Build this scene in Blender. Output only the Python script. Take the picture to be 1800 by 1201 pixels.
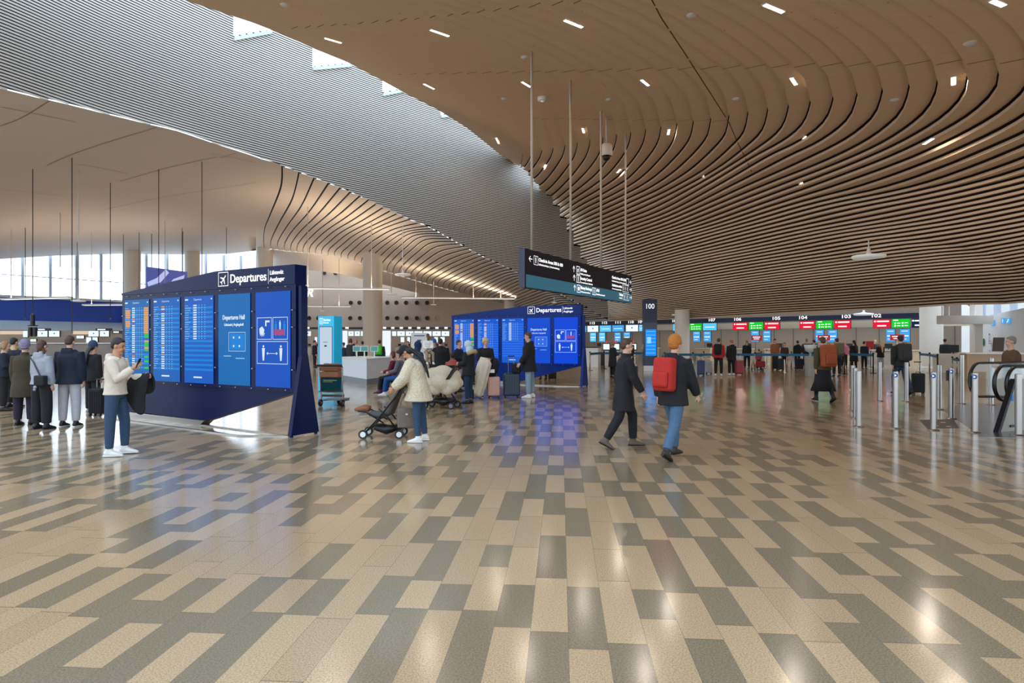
import bpy, bmesh, math, random
import numpy as np
from mathutils import Vector, Matrix, Euler

for _o in list(bpy.data.objects):
    bpy.data.objects.remove(_o, do_unlink=True)
SC = bpy.context.scene
COL = SC.collection
PI = math.pi
FPX, HC = 1100.0, 1.65          # focal length in pixels of the 1800 px frame, eye height

# ------------------------------------------------------------------ camera
cam = bpy.data.cameras.new('camera'); cam.sensor_width = 36.0; cam.lens = 36.0*FPX/1800.0
cam.clip_start = 0.05; cam.clip_end = 400
CAM = bpy.data.objects.new('camera', cam); COL.objects.link(CAM)
CAM.location = (0, 0, HC); CAM.rotation_euler = (math.radians(90), 0, 0)
SC.camera = CAM
# ------------------------------------------------------------------ world (overcast winter daylight)
W = bpy.data.worlds.new('world'); SC.world = W; W.use_nodes = True
wn = W.node_tree; wn.nodes.clear()
wo = wn.nodes.new('ShaderNodeOutputWorld'); wb = wn.nodes.new('ShaderNodeBackground')
wg = wn.nodes.new('ShaderNodeTexCoord'); ws = wn.nodes.new('ShaderNodeSeparateXYZ')
wr = wn.nodes.new('ShaderNodeValToRGB')
wr.color_ramp.elements[0].position = 0.0; wr.color_ramp.elements[0].color = (0.80, 0.90, 1.0, 1)
wr.color_ramp.elements[1].position = 0.9; wr.color_ramp.elements[1].color = (0.66, 0.80, 1.0, 1)
wn.links.new(wg.outputs['Generated'], ws.inputs[0]); wn.links.new(ws.outputs['Z'], wr.inputs[0])
wn.links.new(wr.outputs[0], wb.inputs[0]); wb.inputs[1].default_value = 2.0
wn.links.new(wb.outputs[0], wo.inputs[0])
# ------------------------------------------------------------------ exposure and large lights
SC.view_settings.view_transform = 'Standard'
SC.view_settings.look = 'None'
SC.view_settings.gamma = 1.0
SC.view_settings.exposure = 0.22
SC.view_settings.use_curve_mapping = False

def area_light(name, loc, target, sx, sy, power, color):
    l = bpy.data.lights.new(name, 'AREA'); l.shape = 'RECTANGLE'; l.size = sx; l.size_y = sy
    l.energy = power; l.color = color
    o = bpy.data.objects.new(name, l); COL.objects.link(o); o.location = loc
    d = Vector(target) - Vector(loc)
    o.rotation_euler = d.to_track_quat('-Z', 'Y').to_euler()
    return o
def spot_light(name, loc, target, power, color, size=100, r=0.3):
    l = bpy.data.lights.new(name, 'SPOT'); l.energy = power; l.color = color
    l.spot_size = math.radians(size); l.spot_blend = 0.8; l.shadow_soft_size = r
    o = bpy.data.objects.new(name, l); COL.objects.link(o); o.location = loc
    d = Vector(target) - Vector(loc)
    o.rotation_euler = d.to_track_quat('-Z', 'Y').to_euler()
    return o
WARM = (1.0, 0.72, 0.46); DAY = (0.80, 0.90, 1.0)
# daylight through the long skylight over the light well and through the glass wall on the left
area_light('skylight_daylight', (-9, 40, 26), (-12, 43, 8), 40, 6, 500, DAY)
area_light('glass_wall_daylight', (-46, 72, 8.2), (-14, 30, 11.0), 36, 3.4, 1300, DAY)

# ------------------------------------------------------------------ small helpers
def srgb(r, g, b):
    def f(c):
        c /= 255.0
        return c/12.92 if c <= 0.04045 else ((c+0.055)/1.055)**2.4
    return (f(r), f(g), f(b), 1.0)
def YG(py): return FPX*HC/(py-600.0)
def GP(px, py):
    Y = YG(py); return Vector(((px-900)*Y/FPX, Y, 0))
def AT(px, py, Y): return Vector(((px-900)*Y/FPX, Y, HC+(600-py)*Y/FPX))
def atz(px, py, z):
    Y = (z-HC)*FPX/(600.0-py); return Vector(((px-900)*Y/FPX, Y, z))

class MB:
    """collects shapes, then becomes ONE mesh object"""
    def __init__(s): s.v = []; s.f = []; s.mi = []; s.cur = 0
    def add(s, vs, fs):
        n = len(s.v); s.v += [tuple(v) for v in vs]
        for f in fs: s.f.append(tuple(i+n for i in f)); s.mi.append(s.cur)
        return s
    def quad(s, a, b, c, d): return s.add([a, b, c, d], [(0, 1, 2, 3)])
    def box(s, c, d, rz=0.0, m=None):
        x, y, z = d[0]/2, d[1]/2, d[2]/2
        vs = [Vector((i*x, j*y, k*z)) for i in (-1, 1) for j in (-1, 1) for k in (-1, 1)]
        M = m if m is not None else Matrix.Rotation(rz, 3, 'Z')
        vs = [M @ v + Vector(c) for v in vs]
        return s.add(vs, [(0, 1, 3, 2), (4, 6, 7, 5), (0, 4, 5, 1), (2, 3, 7, 6), (0, 2, 6, 4), (1, 5, 7, 3)])
    def rbox(s, c, d, r, n=3, m=None):
        """box with rounded vertical and horizontal edges"""
        bm = bmesh.new(); bmesh.ops.create_cube(bm, size=1)
        for v in bm.verts: v.co = Vector((v.co.x*d[0], v.co.y*d[1], v.co.z*d[2]))
        bmesh.ops.bevel(bm, geom=list(bm.edges), offset=r, segments=n, profile=.6, affect='EDGES')
        M = m if m is not None else Matrix.Identity(3)
        vs = [M @ v.co + Vector(c) for v in bm.verts]; bm.verts.index_update()
        fs = [tuple(v.index for v in f.verts) for f in bm.faces]; bm.free()
        return s.add(vs, fs)
    def loft(s, pts, rad, n=10, side=None, cap=True):
        """tube through pts, rad = list of r or (a,b); a runs along 'side'"""
        pts = [Vector(p) for p in pts]; N = len(pts); vs = []
        sd = Vector(side) if side is not None else None
        for i, p in enumerate(pts):
            t = (pts[min(i+1, N-1)]-pts[max(i-1, 0)])
            t = t.normalized() if t.length > 1e-9 else Vector((0, 0, 1))
            a = sd if sd is not None else Vector((1, 0, 0))
            a = a - t*a.dot(t)
            if a.length < 1e-4:
                a = Vector((0, 1, 0)) - t*t.y
                if a.length < 1e-3: a = Vector((0, 0, 1)) - t*t.z
            a.normalize(); b = t.cross(a)
            r = rad[i]; ra, rb = (r if isinstance(r, (tuple, list)) else (r, r))
            for k in range(n):
                q = 2*PI*k/n; vs.append(p + a*(ra*math.cos(q)) + b*(rb*math.sin(q)))
        fs = [(i*n+k, i*n+(k+1) % n, (i+1)*n+(k+1) % n, (i+1)*n+k) for i in range(N-1) for k in range(n)]
        if cap:
            fs.append(tuple(reversed(range(n)))); fs.append(tuple((N-1)*n+k for k in range(n)))
        return s.add(vs, fs)
    def ball(s, c, r, n=10, m=6, rot=None):
        rx, ry, rz = (r, r, r) if not isinstance(r, (tuple, list)) else r
        vs = []; c = Vector(c)
        for i in range(m+1):
            th = PI*i/m
            for k in range(n):
                q = 2*PI*k/n
                v = Vector((rx*math.sin(th)*math.cos(q), ry*math.sin(th)*math.sin(q), rz*math.cos(th)))
                if rot is not None: v = rot @ v
                vs.append(c+v)
        fs = [(i*n+k, (i+1)*n+k, (i+1)*n+(k+1) % n, i*n+(k+1) % n) for i in range(m) for k in range(n)]
        return s.add(vs, fs)
    def cyl(s, a, b, r, n=12, r2=None): return s.loft([a, b], [r, r if r2 is None else r2], n)
    def prism(s, poly, y0, y1):
        """poly in local x,z extruded along y"""
        n = len(poly)
        vs = [(p[0], y0, p[1]) for p in poly]+[(p[0], y1, p[1]) for p in poly]
        fs = [tuple(range(n)), tuple(reversed(range(n, 2*n)))]+[(i, i+n, (i+1) % n+n, (i+1) % n) for i in range(n)]
        return s.add(vs, fs)
    def slab(s, poly, z0, z1):
        n = len(poly)
        vs = [(p[0], p[1], z0) for p in poly]+[(p[0], p[1], z1) for p in poly]
        fs = [tuple(reversed(range(n))), tuple(range(n, 2*n))]+[(i, (i+1) % n, (i+1) % n+n, i+n) for i in range(n)]
        return s.add(vs, fs)
    def lathe(s, prof, c=(0, 0, 0), n=24):
        vs = []; c = Vector(c)
        for (r, z) in prof:
            for k in range(n): q = 2*PI*k/n; vs.append(c+Vector((r*math.cos(q), r*math.sin(q), z)))
        fs = [(i*n+k, i*n+(k+1) % n, (i+1)*n+(k+1) % n, (i+1)*n+k) for i in range(len(prof)-1) for k in range(n)]
        return s.add(vs, fs)
    def build(s, name, mat, parent=None, smooth=False, matrix=None):
        me = bpy.data.meshes.new(name); me.from_pydata(s.v, [], s.f)
        mats = mat if isinstance(mat, (list, tuple)) else [mat]
        for m in mats: me.materials.append(m)
        if len(mats) > 1:
            for p, i in zip(me.polygons, s.mi): p.material_index = i
        if smooth:
            for p in me.polygons: p.use_smooth = True
        me.validate(); me.update()
        o = bpy.data.objects.new(name, me); COL.objects.link(o)
        if parent is not None: o.parent = parent
        if matrix is not None: o.matrix_local = matrix
        return o

def tag(o, label, cat, group=None, kind=None):
    o['label'] = label; o['category'] = cat
    if group: o['group'] = group
    if kind: o['kind'] = kind
    return o
def thing(name, label, cat, loc=(0, 0, 0), rz=0.0, group=None):
    o = bpy.data.objects.new(name, None); COL.objects.link(o); o.empty_display_size = .1
    o.location = loc; o.rotation_euler = (0, 0, rz)
    return tag(o, label, cat, group)
def struct(o): o['kind'] = 'structure'; return o
def copy_tree(o, parent=None):
    c = o.copy(); COL.objects.link(c); c.parent = parent
    for ch in list(o.children): copy_tree(ch, c)
    return c

# ------------------------------------------------------------------ materials
_M = {}
def mat(name, col, rough=.55, metal=0.0, emit=None, es=1.0, var=0.0, scale=20, bump=0.0, coat=0.0, trans=0.0, spec=.5):
    if name in _M: return _M[name]
    m = bpy.data.materials.new(name); m.use_nodes = True; nt = m.node_tree
    b = nt.nodes['Principled BSDF']
    c = col if len(col) == 4 else (*col, 1)
    b.inputs['Base Color'].default_value = c; b.inputs['Roughness'].default_value = rough
    b.inputs['Metallic'].default_value = metal; b.inputs['Coat Weight'].default_value = coat
    b.inputs['Transmission Weight'].default_value = trans
    b.inputs['Specular IOR Level'].default_value = spec
    if emit is not None:
        b.inputs['Emission Color'].default_value = emit; b.inputs['Emission Strength'].default_value = es
    if var > 0 or bump > 0:
        tc = nt.nodes.new('ShaderNodeTexCoord'); nz = nt.nodes.new('ShaderNodeTexNoise')
        nz.inputs['Scale'].default_value = scale; nz.inputs['Detail'].default_value = 3
        nt.links.new(tc.outputs['Object'], nz.inputs['Vector'])
        if var > 0:
            mx = nt.nodes.new('ShaderNodeMix'); mx.data_type = 'RGBA'
            mx.inputs[6].default_value = tuple(x*(1-var) for x in c[:3])+(1,)
            mx.inputs[7].default_value = tuple(min(1, x*(1+var)) for x in c[:3])+(1,)
            nt.links.new(nz.outputs['Fac'], mx.inputs[0]); nt.links.new(mx.outputs[2], b.inputs['Base Color'])
        if bump > 0:
            bp = nt.nodes.new('ShaderNodeBump'); bp.inputs['Strength'].default_value = bump
            bp.inputs['Distance'].default_value = .02
            nt.links.new(nz.outputs['Fac'], bp.inputs['Height']); nt.links.new(bp.outputs[0], b.inputs['Normal'])
    _M[name] = m; return m

def wood_mat(name, c1, c2, rough=.62, ang=35, knots=True):
    m = bpy.data.materials.new(name); m.use_nodes = True; nt = m.node_tree; b = nt.nodes['Principled BSDF']
    tc = nt.nodes.new('ShaderNodeTexCoord'); mp = nt.nodes.new('ShaderNodeMapping')
    mp.inputs['Rotation'].default_value = (0, 0, math.radians(ang)); mp.inputs['Scale'].default_value = (.35, 5, 5)
    nz = nt.nodes.new('ShaderNodeTexNoise'); nz.inputs['Scale'].default_value = 2.2; nz.inputs['Detail'].default_value = 5
    mx = nt.nodes.new('ShaderNodeMix'); mx.data_type = 'RGBA'; mx.inputs[6].default_value = c1; mx.inputs[7].default_value = c2
    nt.links.new(tc.outputs['Object'], mp.inputs[0]); nt.links.new(mp.outputs[0], nz.inputs['Vector']); nt.links.new(nz.outputs['Fac'], mx.inputs[0])
    out = mx.outputs[2]
    if knots:
        vo = nt.nodes.new('ShaderNodeTexVoronoi'); vo.inputs['Scale'].default_value = 1.6
        nt.links.new(tc.outputs['Object'], vo.inputs['Vector'])
        rp = nt.nodes.new('ShaderNodeValToRGB'); rp.color_ramp.elements[0].position = .035; rp.color_ramp.elements[0].color = (.55, .5, .45, 1)
        rp.color_ramp.elements[1].position = .06; rp.color_ramp.elements[1].color = (1, 1, 1, 1)
        nt.links.new(vo.outputs['Distance'], rp.inputs[0])
        m2 = nt.nodes.new('ShaderNodeMix'); m2.data_type = 'RGBA'; m2.blend_type = 'MULTIPLY'; m2.inputs[0].default_value = 1
        nt.links.new(out, m2.inputs[6]); nt.links.new(rp.outputs[0], m2.inputs[7]); out = m2.outputs[2]
    nt.links.new(out, b.inputs['Base Color']); b.inputs['Roughness'].default_value = rough
    _M[name] = m; return m
WOOD = wood_mat('ceiling_timber', srgb(216, 188, 158), srgb(230, 204, 174))
DARKGAP = mat('painted_gap_shade', srgb(24, 16, 12), .95)  # dark colour stands in for shade in the gaps and along tread edges
WOODL = wood_mat('vault_timber', srgb(218, 208, 198), srgb(228, 219, 208), ang=-40)
SEAM = mat('joint_line', srgb(96, 66, 46), .9)
SLAT = mat('slat_white', srgb(206, 203, 196), .5, var=.04, scale=2)
SLATBACK = mat('slat_backing', srgb(34, 36, 42), .9)
WHITE = mat('white_paint', srgb(230, 230, 228), .45)
OFFWHITE = mat('warm_white_paint', srgb(228, 220, 208), .55, var=.03, scale=3)
BEIGE = mat('beige_panel', srgb(196, 178, 160), .6, var=.04, scale=.6)
BLACK = mat('black_plastic', srgb(20, 21, 24), .45)
BLACKM = mat('black_metal', srgb(24, 25, 30), .35, .6)
STEEL = mat('brushed_steel', srgb(176, 172, 168), .28, 1.0)
GREYP = mat('grey_plastic', srgb(120, 124, 130), .5)
RODM = mat('rod_paint', srgb(200, 190, 178), .5)
RODD = mat('dark_cable', srgb(52, 50, 52), .6)
NAVY = mat('navy_gloss', srgb(8, 20, 66), .2)
NAVY2 = mat('blue_gloss', srgb(12, 44, 120), .22, .1, coat=.4)
LAMPW = mat('lamp_white', srgb(225, 230, 232), .4, emit=(1, .97, .92, 1), es=.18)
LEDW = mat('led_strip', (1, 1, 1, 1), .4, emit=(1, .95, .85, 1), es=3.5)
GLASS = mat('glass', (.9, .95, .97, 1), .04, trans=1.0)
EM = lambda n, c, s: mat(n, (0.004, 0.004, 0.004, 1), .4, emit=c, es=s, spec=.1)
TXTW = EM('white_lettering', (1, 1, 1, 1), 1.0)

def flr_mat():
    m = bpy.data.materials.new('granite_floor'); m.use_nodes = True; nt = m.node_tree; N = nt.nodes; L = nt.links
    b = N['Principled BSDF']
    tc = N.new('ShaderNodeTexCoord'); mp = N.new('ShaderNodeMapping')
    mp.inputs['Rotation'].default_value = (0, 0, math.atan(86/1100.0))
    L.new(tc.outputs['Object'], mp.inputs[0])
    sp = N.new('ShaderNodeSeparateXYZ'); L.new(mp.outputs[0], sp.inputs[0])
    def M(op, a, b_=None, c=None):
        n = N.new('ShaderNodeMath'); n.operation = op
        for i, x in enumerate((a, b_, c)):
            if x is None: continue
            if isinstance(x, (int, float)): n.inputs[i].default_value = x
            else: L.new(x, n.inputs[i])
        return n.outputs[0]
    u = M('DIVIDE', M('ADD', sp.outputs[0], 200.05), .214)
    row = M('FLOOR', u); fu = M('FRACT', u)
    v = M('DIVIDE', M('ADD', sp.outputs[1], 100), .80)
    ce = M('FLOOR', v); fv = M('FRACT', v)
    cb = N.new('ShaderNodeCombineXYZ'); L.new(row, cb.inputs[0]); L.new(ce, cb.inputs[1])
    wj = N.new('ShaderNodeTexWhiteNoise'); wj.noise_dimensions = '2D'; L.new(cb.outputs[0], wj.inputs['Vector'])
    j = M('MULTIPLY', wj.outputs['Value'], .62)
    cut = M('ADD', j, .18)
    past = M('GREATER_THAN', fv, cut)
    cell = M('ADD', ce, past)
    cb2 = N.new('ShaderNodeCombineXYZ'); L.new(row, cb2.inputs[0]); L.new(cell, cb2.inputs[1]); cb2.inputs[2].default_value = 3.3
    wd = N.new('ShaderNodeTexWhiteNoise'); wd.noise_dimensions = '3D'; L.new(cb2.outputs[0], wd.inputs['Vector'])
    par = M('MODULO', M('ADD', row, cell), 2.0)
    val = M('ADD', M('MULTIPLY', wd.outputs['Value'], .62), M('MULTIPLY', par, .50))
    dark = M('GREATER_THAN', val, .62)
    mx = N.new('ShaderNodeMix'); mx.data_type = 'RGBA'
    mx.inputs[6].default_value = srgb(182, 157, 122); mx.inputs[7].default_value = srgb(132, 120, 98)
    L.new(dark, mx.inputs[0])
    # granite speckle
    ns = N.new('ShaderNodeTexNoise'); ns.inputs['Scale'].default_value = 105; ns.inputs['Detail'].default_value = 2
    L.new(tc.outputs['Object'], ns.inputs['Vector'])
    rp = N.new('ShaderNodeValToRGB'); rp.color_ramp.elements[0].position = .36; rp.color_ramp.elements[0].color = (.42, .40, .38, 1)
    rp.color_ramp.elements[1].position = .60; rp.color_ramp.elements[1].color = (1.12, 1.1, 1.06, 1)
    L.new(ns.outputs['Fac'], rp.inputs[0])
    m2 = N.new('ShaderNodeMix'); m2.data_type = 'RGBA'; m2.blend_type = 'MULTIPLY'; m2.inputs[0].default_value = .55
    L.new(mx.outputs[2], m2.inputs[6]); L.new(rp.outputs[0], m2.inputs[7])
    # stone tone varies a little from slab to slab
    tone = M('ADD', M('MULTIPLY', wd.outputs['Value'], .14), .93)
    m4 = N.new('ShaderNodeMix'); m4.data_type = 'RGBA'; m4.blend_type = 'MULTIPLY'; m4.inputs[0].default_value = 1
    cbt = N.new('ShaderNodeCombineColor')
    for i in range(3): L.new(tone, cbt.inputs[i])
    L.new(m2.outputs[2], m4.inputs[6]); L.new(cbt.outputs[0], m4.inputs[7])
    # joints
    ju = M('LESS_THAN', fu, .016); jd = M('ABSOLUTE', M('SUBTRACT', fv, cut)); jv = M('LESS_THAN', jd, .006)
    jn = M('MAXIMUM', ju, jv)
    m3 = N.new('ShaderNodeMix'); m3.data_type = 'RGBA'; m3.inputs[7].default_value = srgb(96, 86, 72)
    L.new(M('MULTIPLY', jn, .6), m3.inputs[0]); L.new(m4.outputs[2], m3.inputs[6])
    L.new(m3.outputs[2], b.inputs['Base Color'])
    b.inputs['Roughness'].default_value = .13; b.inputs['Specular IOR Level'].default_value = .55
    rr = N.new('ShaderNodeTexNoise'); rr.inputs['Scale'].default_value = .8; L.new(tc.outputs['Object'], rr.inputs['Vector'])
    L.new(M('ADD', M('MULTIPLY', rr.outputs['Fac'], .09), .10), b.inputs['Roughness'])
    return m
FLOORM = flr_mat()

def text_mesh(txt, size, align='LEFT', extrude=.004, bold=0.0, xs=1.0):
    cu = bpy.data.curves.new('lettering', 'FONT'); cu.body = txt; cu.size = size; cu.align_x = align
    cu.extrude = extrude; cu.offset = bold; cu.resolution_u = 3
    o = bpy.data.objects.new('lettering', cu); COL.objects.link(o)
    dg = bpy.context.evaluated_depsgraph_get(); me = bpy.data.meshes.new_from_object(o.evaluated_get(dg))
    bpy.data.objects.remove(o, do_unlink=True)
    vs = [(v.co.x*xs, v.co.y, v.co.z) for v in me.vertices]; fs = [tuple(p.vertices) for p in me.polygons]
    bpy.data.meshes.remove(me)
    return vs, fs
def add_text(mb, txt, x, z, size, y=0.0, align='LEFT', bold=0.0, xs=1.0):
    """lettering standing in the local x,z plane, facing -y"""
    vs, fs = text_mesh(txt, size, align, .003, bold, xs)
    mb.add([(vx+x, y-vz, vy+z) for (vx, vy, vz) in vs], [tuple(f) for f in fs]); return mb

def fit_text(mb, txt, x0, x1, z, size, y=0.0, bold=0.0):
    """lettering between x0 and x1 on the local x,z plane"""
    vs, fs = text_mesh(txt, size, 'LEFT', .003, bold)
    a = min(v[0] for v in vs); b = max(v[0] for v in vs); k = (x1-x0)/(b-a)
    mb.add([((vx-a)*k+x0, y-vz, vy+z) for (vx, vy, vz) in vs], fs); return mb
def rect(mb, x0, x1, z0, z1, y):
    mb.quad((x0, y, z0), (x1, y, z0), (x1, y, z1), (x0, y, z1)); return mb
def frame_rect(mb, x0, x1, z0, z1, y, w):
    rect(mb, x0, x1, z0, z0+w, y); rect(mb, x0, x1, z1-w, z1, y); rect(mb, x0, x0+w, z0+w, z1-w, y); rect(mb, x1-w, x1, z0+w, z1-w, y); return mb
def poly2(mb, pts, y):
    mb.add([(p[0], y, p[1]) for p in pts], [tuple(range(len(pts)))]); return mb
def disc2(mb, cx, cz, r, y, n=14, rz=None):
    rz = r if rz is None else rz
    return poly2(mb, [(cx+r*math.cos(2*PI*i/n), cz+rz*math.sin(2*PI*i/n)) for i in range(n)], y)
def plane_icon(mb, cx, cz, s, y):
    """small aeroplane climbing to the upper right"""
    def T(p):
        a = math.radians(45); x, z = p[0]*s, p[1]*s
        return (cx+x*math.cos(a)-z*math.sin(a), cz+x*math.sin(a)+z*math.cos(a))
    for P in ([(-.5, .05), (.42, .06), (.5, 0), (.42, -.06), (-.5, -.05)], [(.12, .05), (-.16, .46), (-.26, .46), (-.10, .05)], [(-.10, -.05), (-.26, -.46), (-.16, -.46), (.12, -.05)],
              [(-.36, .04), (-.5, .2), (-.58, .2), (-.5, .04)], [(-.5, -.04), (-.58, -.2), (-.5, -.2), (-.36, -.04)]):
        poly2(mb, [T(p) for p in P], y)
def arrow_icon(mb, cx, cz, s, y, d):
    P = [[(-.06, -.5), (.06, -.5), (.06, .5), (-.06, .5)], [(0, .55), (-.4, .12), (-.4, -.04), (0, .38)], [(0, .55), (0, .38), (.4, -.04), (.4, .12)]]
    for q in P:
        r = []
        for (x, z) in q:
            x *= s; z *= s
            if d == 'L': x, z = -z, x
            if d == 'R': x, z = z, -x
            r.append((cx+x, cz+z))
        poly2(mb, r, y)
def man_icon(mb, cx, cz, h, y):
    disc2(mb, cx, cz+h*.42, h*.08, y); poly2(mb, [(cx-h*.14, cz+h*.31), (cx+h*.14, cz+h*.31), (cx+h*.11, cz-h*.1), (cx+h*.07, cz-h*.5), (cx-h*.07, cz-h*.5), (cx-h*.11, cz-h*.1)], y)
# ================================================================== numeric helpers for the traced shell
def pchip(x, y, xq):
    x = np.asarray(x, float); y = np.asarray(y, float); xq = np.asarray(xq, float)
    h = np.diff(x); d = np.diff(y)/h; m = np.zeros_like(y)
    for i in range(1, len(x)-1):
        if d[i-1]*d[i] > 0:
            w1 = 2*h[i]+h[i-1]; w2 = h[i]+2*h[i-1]; m[i] = (w1+w2)/(w1/d[i-1]+w2/d[i])
    m[0] = d[0]; m[-1] = d[-1]
    i = np.clip(np.searchsorted(x, xq)-1, 0, len(x)-2)
    t = (xq-x[i])/h[i]
    return ((1+2*t)*(1-t)**2*y[i]+t*(1-t)**2*h[i]*m[i]+t*t*(3-2*t)*y[i+1]+t*t*(t-1)*h[i]*m[i+1])
def smooth_poly(pts, n):
    """Catmull-Rom through pts, resampled to n points by arc length"""
    P = np.array(pts, float); out = []
    for i in range(len(P)-1):
        p0 = P[max(i-1, 0)]; p1 = P[i]; p2 = P[i+1]; p3 = P[min(i+2, len(P)-1)]
        for t in np.linspace(0, 1, 14, endpoint=False):
            out.append(.5*((2*p1)+(-p0+p2)*t+(2*p0-5*p1+4*p2-p3)*t*t+(-p0+3*p1-3*p2+p3)*t**3))
    out.append(P[-1]); out = np.array(out)
    s = np.r_[0, np.cumsum(np.hypot(*np.diff(out, axis=0).T))]
    q = np.linspace(0, s[-1], n)
    return np.c_[np.interp(q, s, out[:, 0]), np.interp(q, s, out[:, 1])]

# ------------------------------------------------------------------ floor
mb = MB(); mb.quad((-110, -14, 0), (70, -14, 0), (70, 100, 0), (-110, 100, 0))
struct(mb.build('floor', FLOORM))

# ------------------------------------------------------------------ slatted wall of the light well
# plan curve of the wall: depth at each bearing (bearing given by its column in the photograph)
PXW = [-700, -350, 0, 200, 350, 550, 780, 950, 1060, 1120]
YW = [17.2, 21.6, 27, 31.6, 35.6, 41.7, 49.6, 56.0, 60.2, 62.3]
def wallY(px): return float(pchip(PXW, YW, [px])[0])
EDGE = [(-700, 40), (-350, 95), (0, 155), (60, 170), (110, 181), (170, 196), (240, 213), (312, 230), (380, 253), (455, 277), (505, 295), (539, 308),
        (587, 326), (625, 342), (655, 355), (692, 372), (722, 387), (750, 397), (800, 425), (850, 452), (900, 475), (922, 486), (980, 514),
        (1020, 536), (1042, 548), (1069, 563)]
EX = [e[0] for e in EDGE]; EY = [e[1] for e in EDGE]
def edgey(px): return float(np.interp(px, EX, EY))
def edgez(px): return HC+(600-edgey(px))*wallY(px)/FPX
NOTCH = [(410, 476, 19.8, 21.2), (549, 616, 19.9, 21.1), (672, 722, 19.8, 20.9), (774.5, 796, 19.5, 19.9)]
def top_of_slats(px):
    if px < 250: return 22.0
    for (a, b, z0, z1) in NOTCH:
        if a <= px <= b: return z0+(z1-z0)*(px-a)/(b-a)
    if px < 940: return 22.6
    return HC+(600-np.interp(px, [940, 986, 1008, 1067], [310, 380, 425, 545]))*wallY(px)/FPX+.4
cols = sorted(set(list(np.arange(-700, 0, 50))+list(np.arange(0, 1069, 12.0))+[1069.0]+[n[0] for n in NOTCH]+[n[1] for n in NOTCH]))
PITCH = .143
slats = MB(); back = MB()
def wp(px, off=0.0):
    Y = wallY(px); X = (px-900)*Y/FPX
    Y2 = wallY(px+1); X2 = (px+1-900)*Y2/FPX
    t = Vector((X2-X, Y2-Y, 0)).normalized(); n = Vector((t.y, -t.x, 0))      # towards the hall
    return Vector((X, Y, 0))+n*off
cp = [(wp(c), wp(c, .04)) for c in cols]
for i in range(len(cols)-1):
    a, b = cols[i], cols[i+1]
    zb0 = min(edgez(a), edgez(b)); zt = top_of_slats((a+b)/2)
    z0a, z0b = edgez(a)+.06, edgez(b)+.06
    (pa, fa), (pb, fb) = cp[i], cp[i+1]
    if zt > zb0:
        back.quad(pa+Vector((0, 0, z0a)), pb+Vector((0, 0, z0b)), pb+Vector((0, 0, zt)), pa+Vector((0, 0, zt)))
    n0 = math.ceil((zb0-3.0)/PITCH); n1 = int((zt-3.0)/PITCH)
    mid = edgez((a+b)/2)
    for n in range(n0, n1):
        z = 3.0+n*PITCH; h = .082
        if z < mid-.02: continue
        vs = [pa+Vector((0, 0, z)), pb+Vector((0, 0, z)), fb+Vector((0, 0, z)), fa+Vector((0, 0, z)),
              fa+Vector((0, 0, z+h)), fb+Vector((0, 0, z+h)), pa+Vector((0, 0, z+h)), pb+Vector((0, 0, z+h))]
        slats.add(vs, [(0, 1, 2, 3), (3, 2, 5, 4), (4, 5, 7, 6)])
wall_slat = struct(back.build('wall_back', SLATBACK))
slats.build('slats', SLAT, wall_slat)
# pale sills under the openings of the skylight
for (a, b, z0, z1) in NOTCH:
    s = MB(); pa = wp(a, .16); pb = wp(b, .16); qa = wp(a, -.5); qb = wp(b, -.5)
    for (z, w) in ((0, .22),):
        s.add([pa+Vector((0, 0, z0-w)), pb+Vector((0, 0, z1-w)), pb+Vector((0, 0, z1)), pa+Vector((0, 0, z0)),
               qa+Vector((0, 0, z0-w)), qb+Vector((0, 0, z1-w)), qb+Vector((0, 0, z1)), qa+Vector((0, 0, z0))],
              [(0, 1, 2, 3), (5, 4, 7, 6), (3, 2, 6, 7), (0, 4, 5, 1), (0, 3, 7, 4), (1, 5, 6, 2)])
    s.build('sill', mat('sill_green_white', srgb(196, 214, 206), .5), wall_slat)

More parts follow.
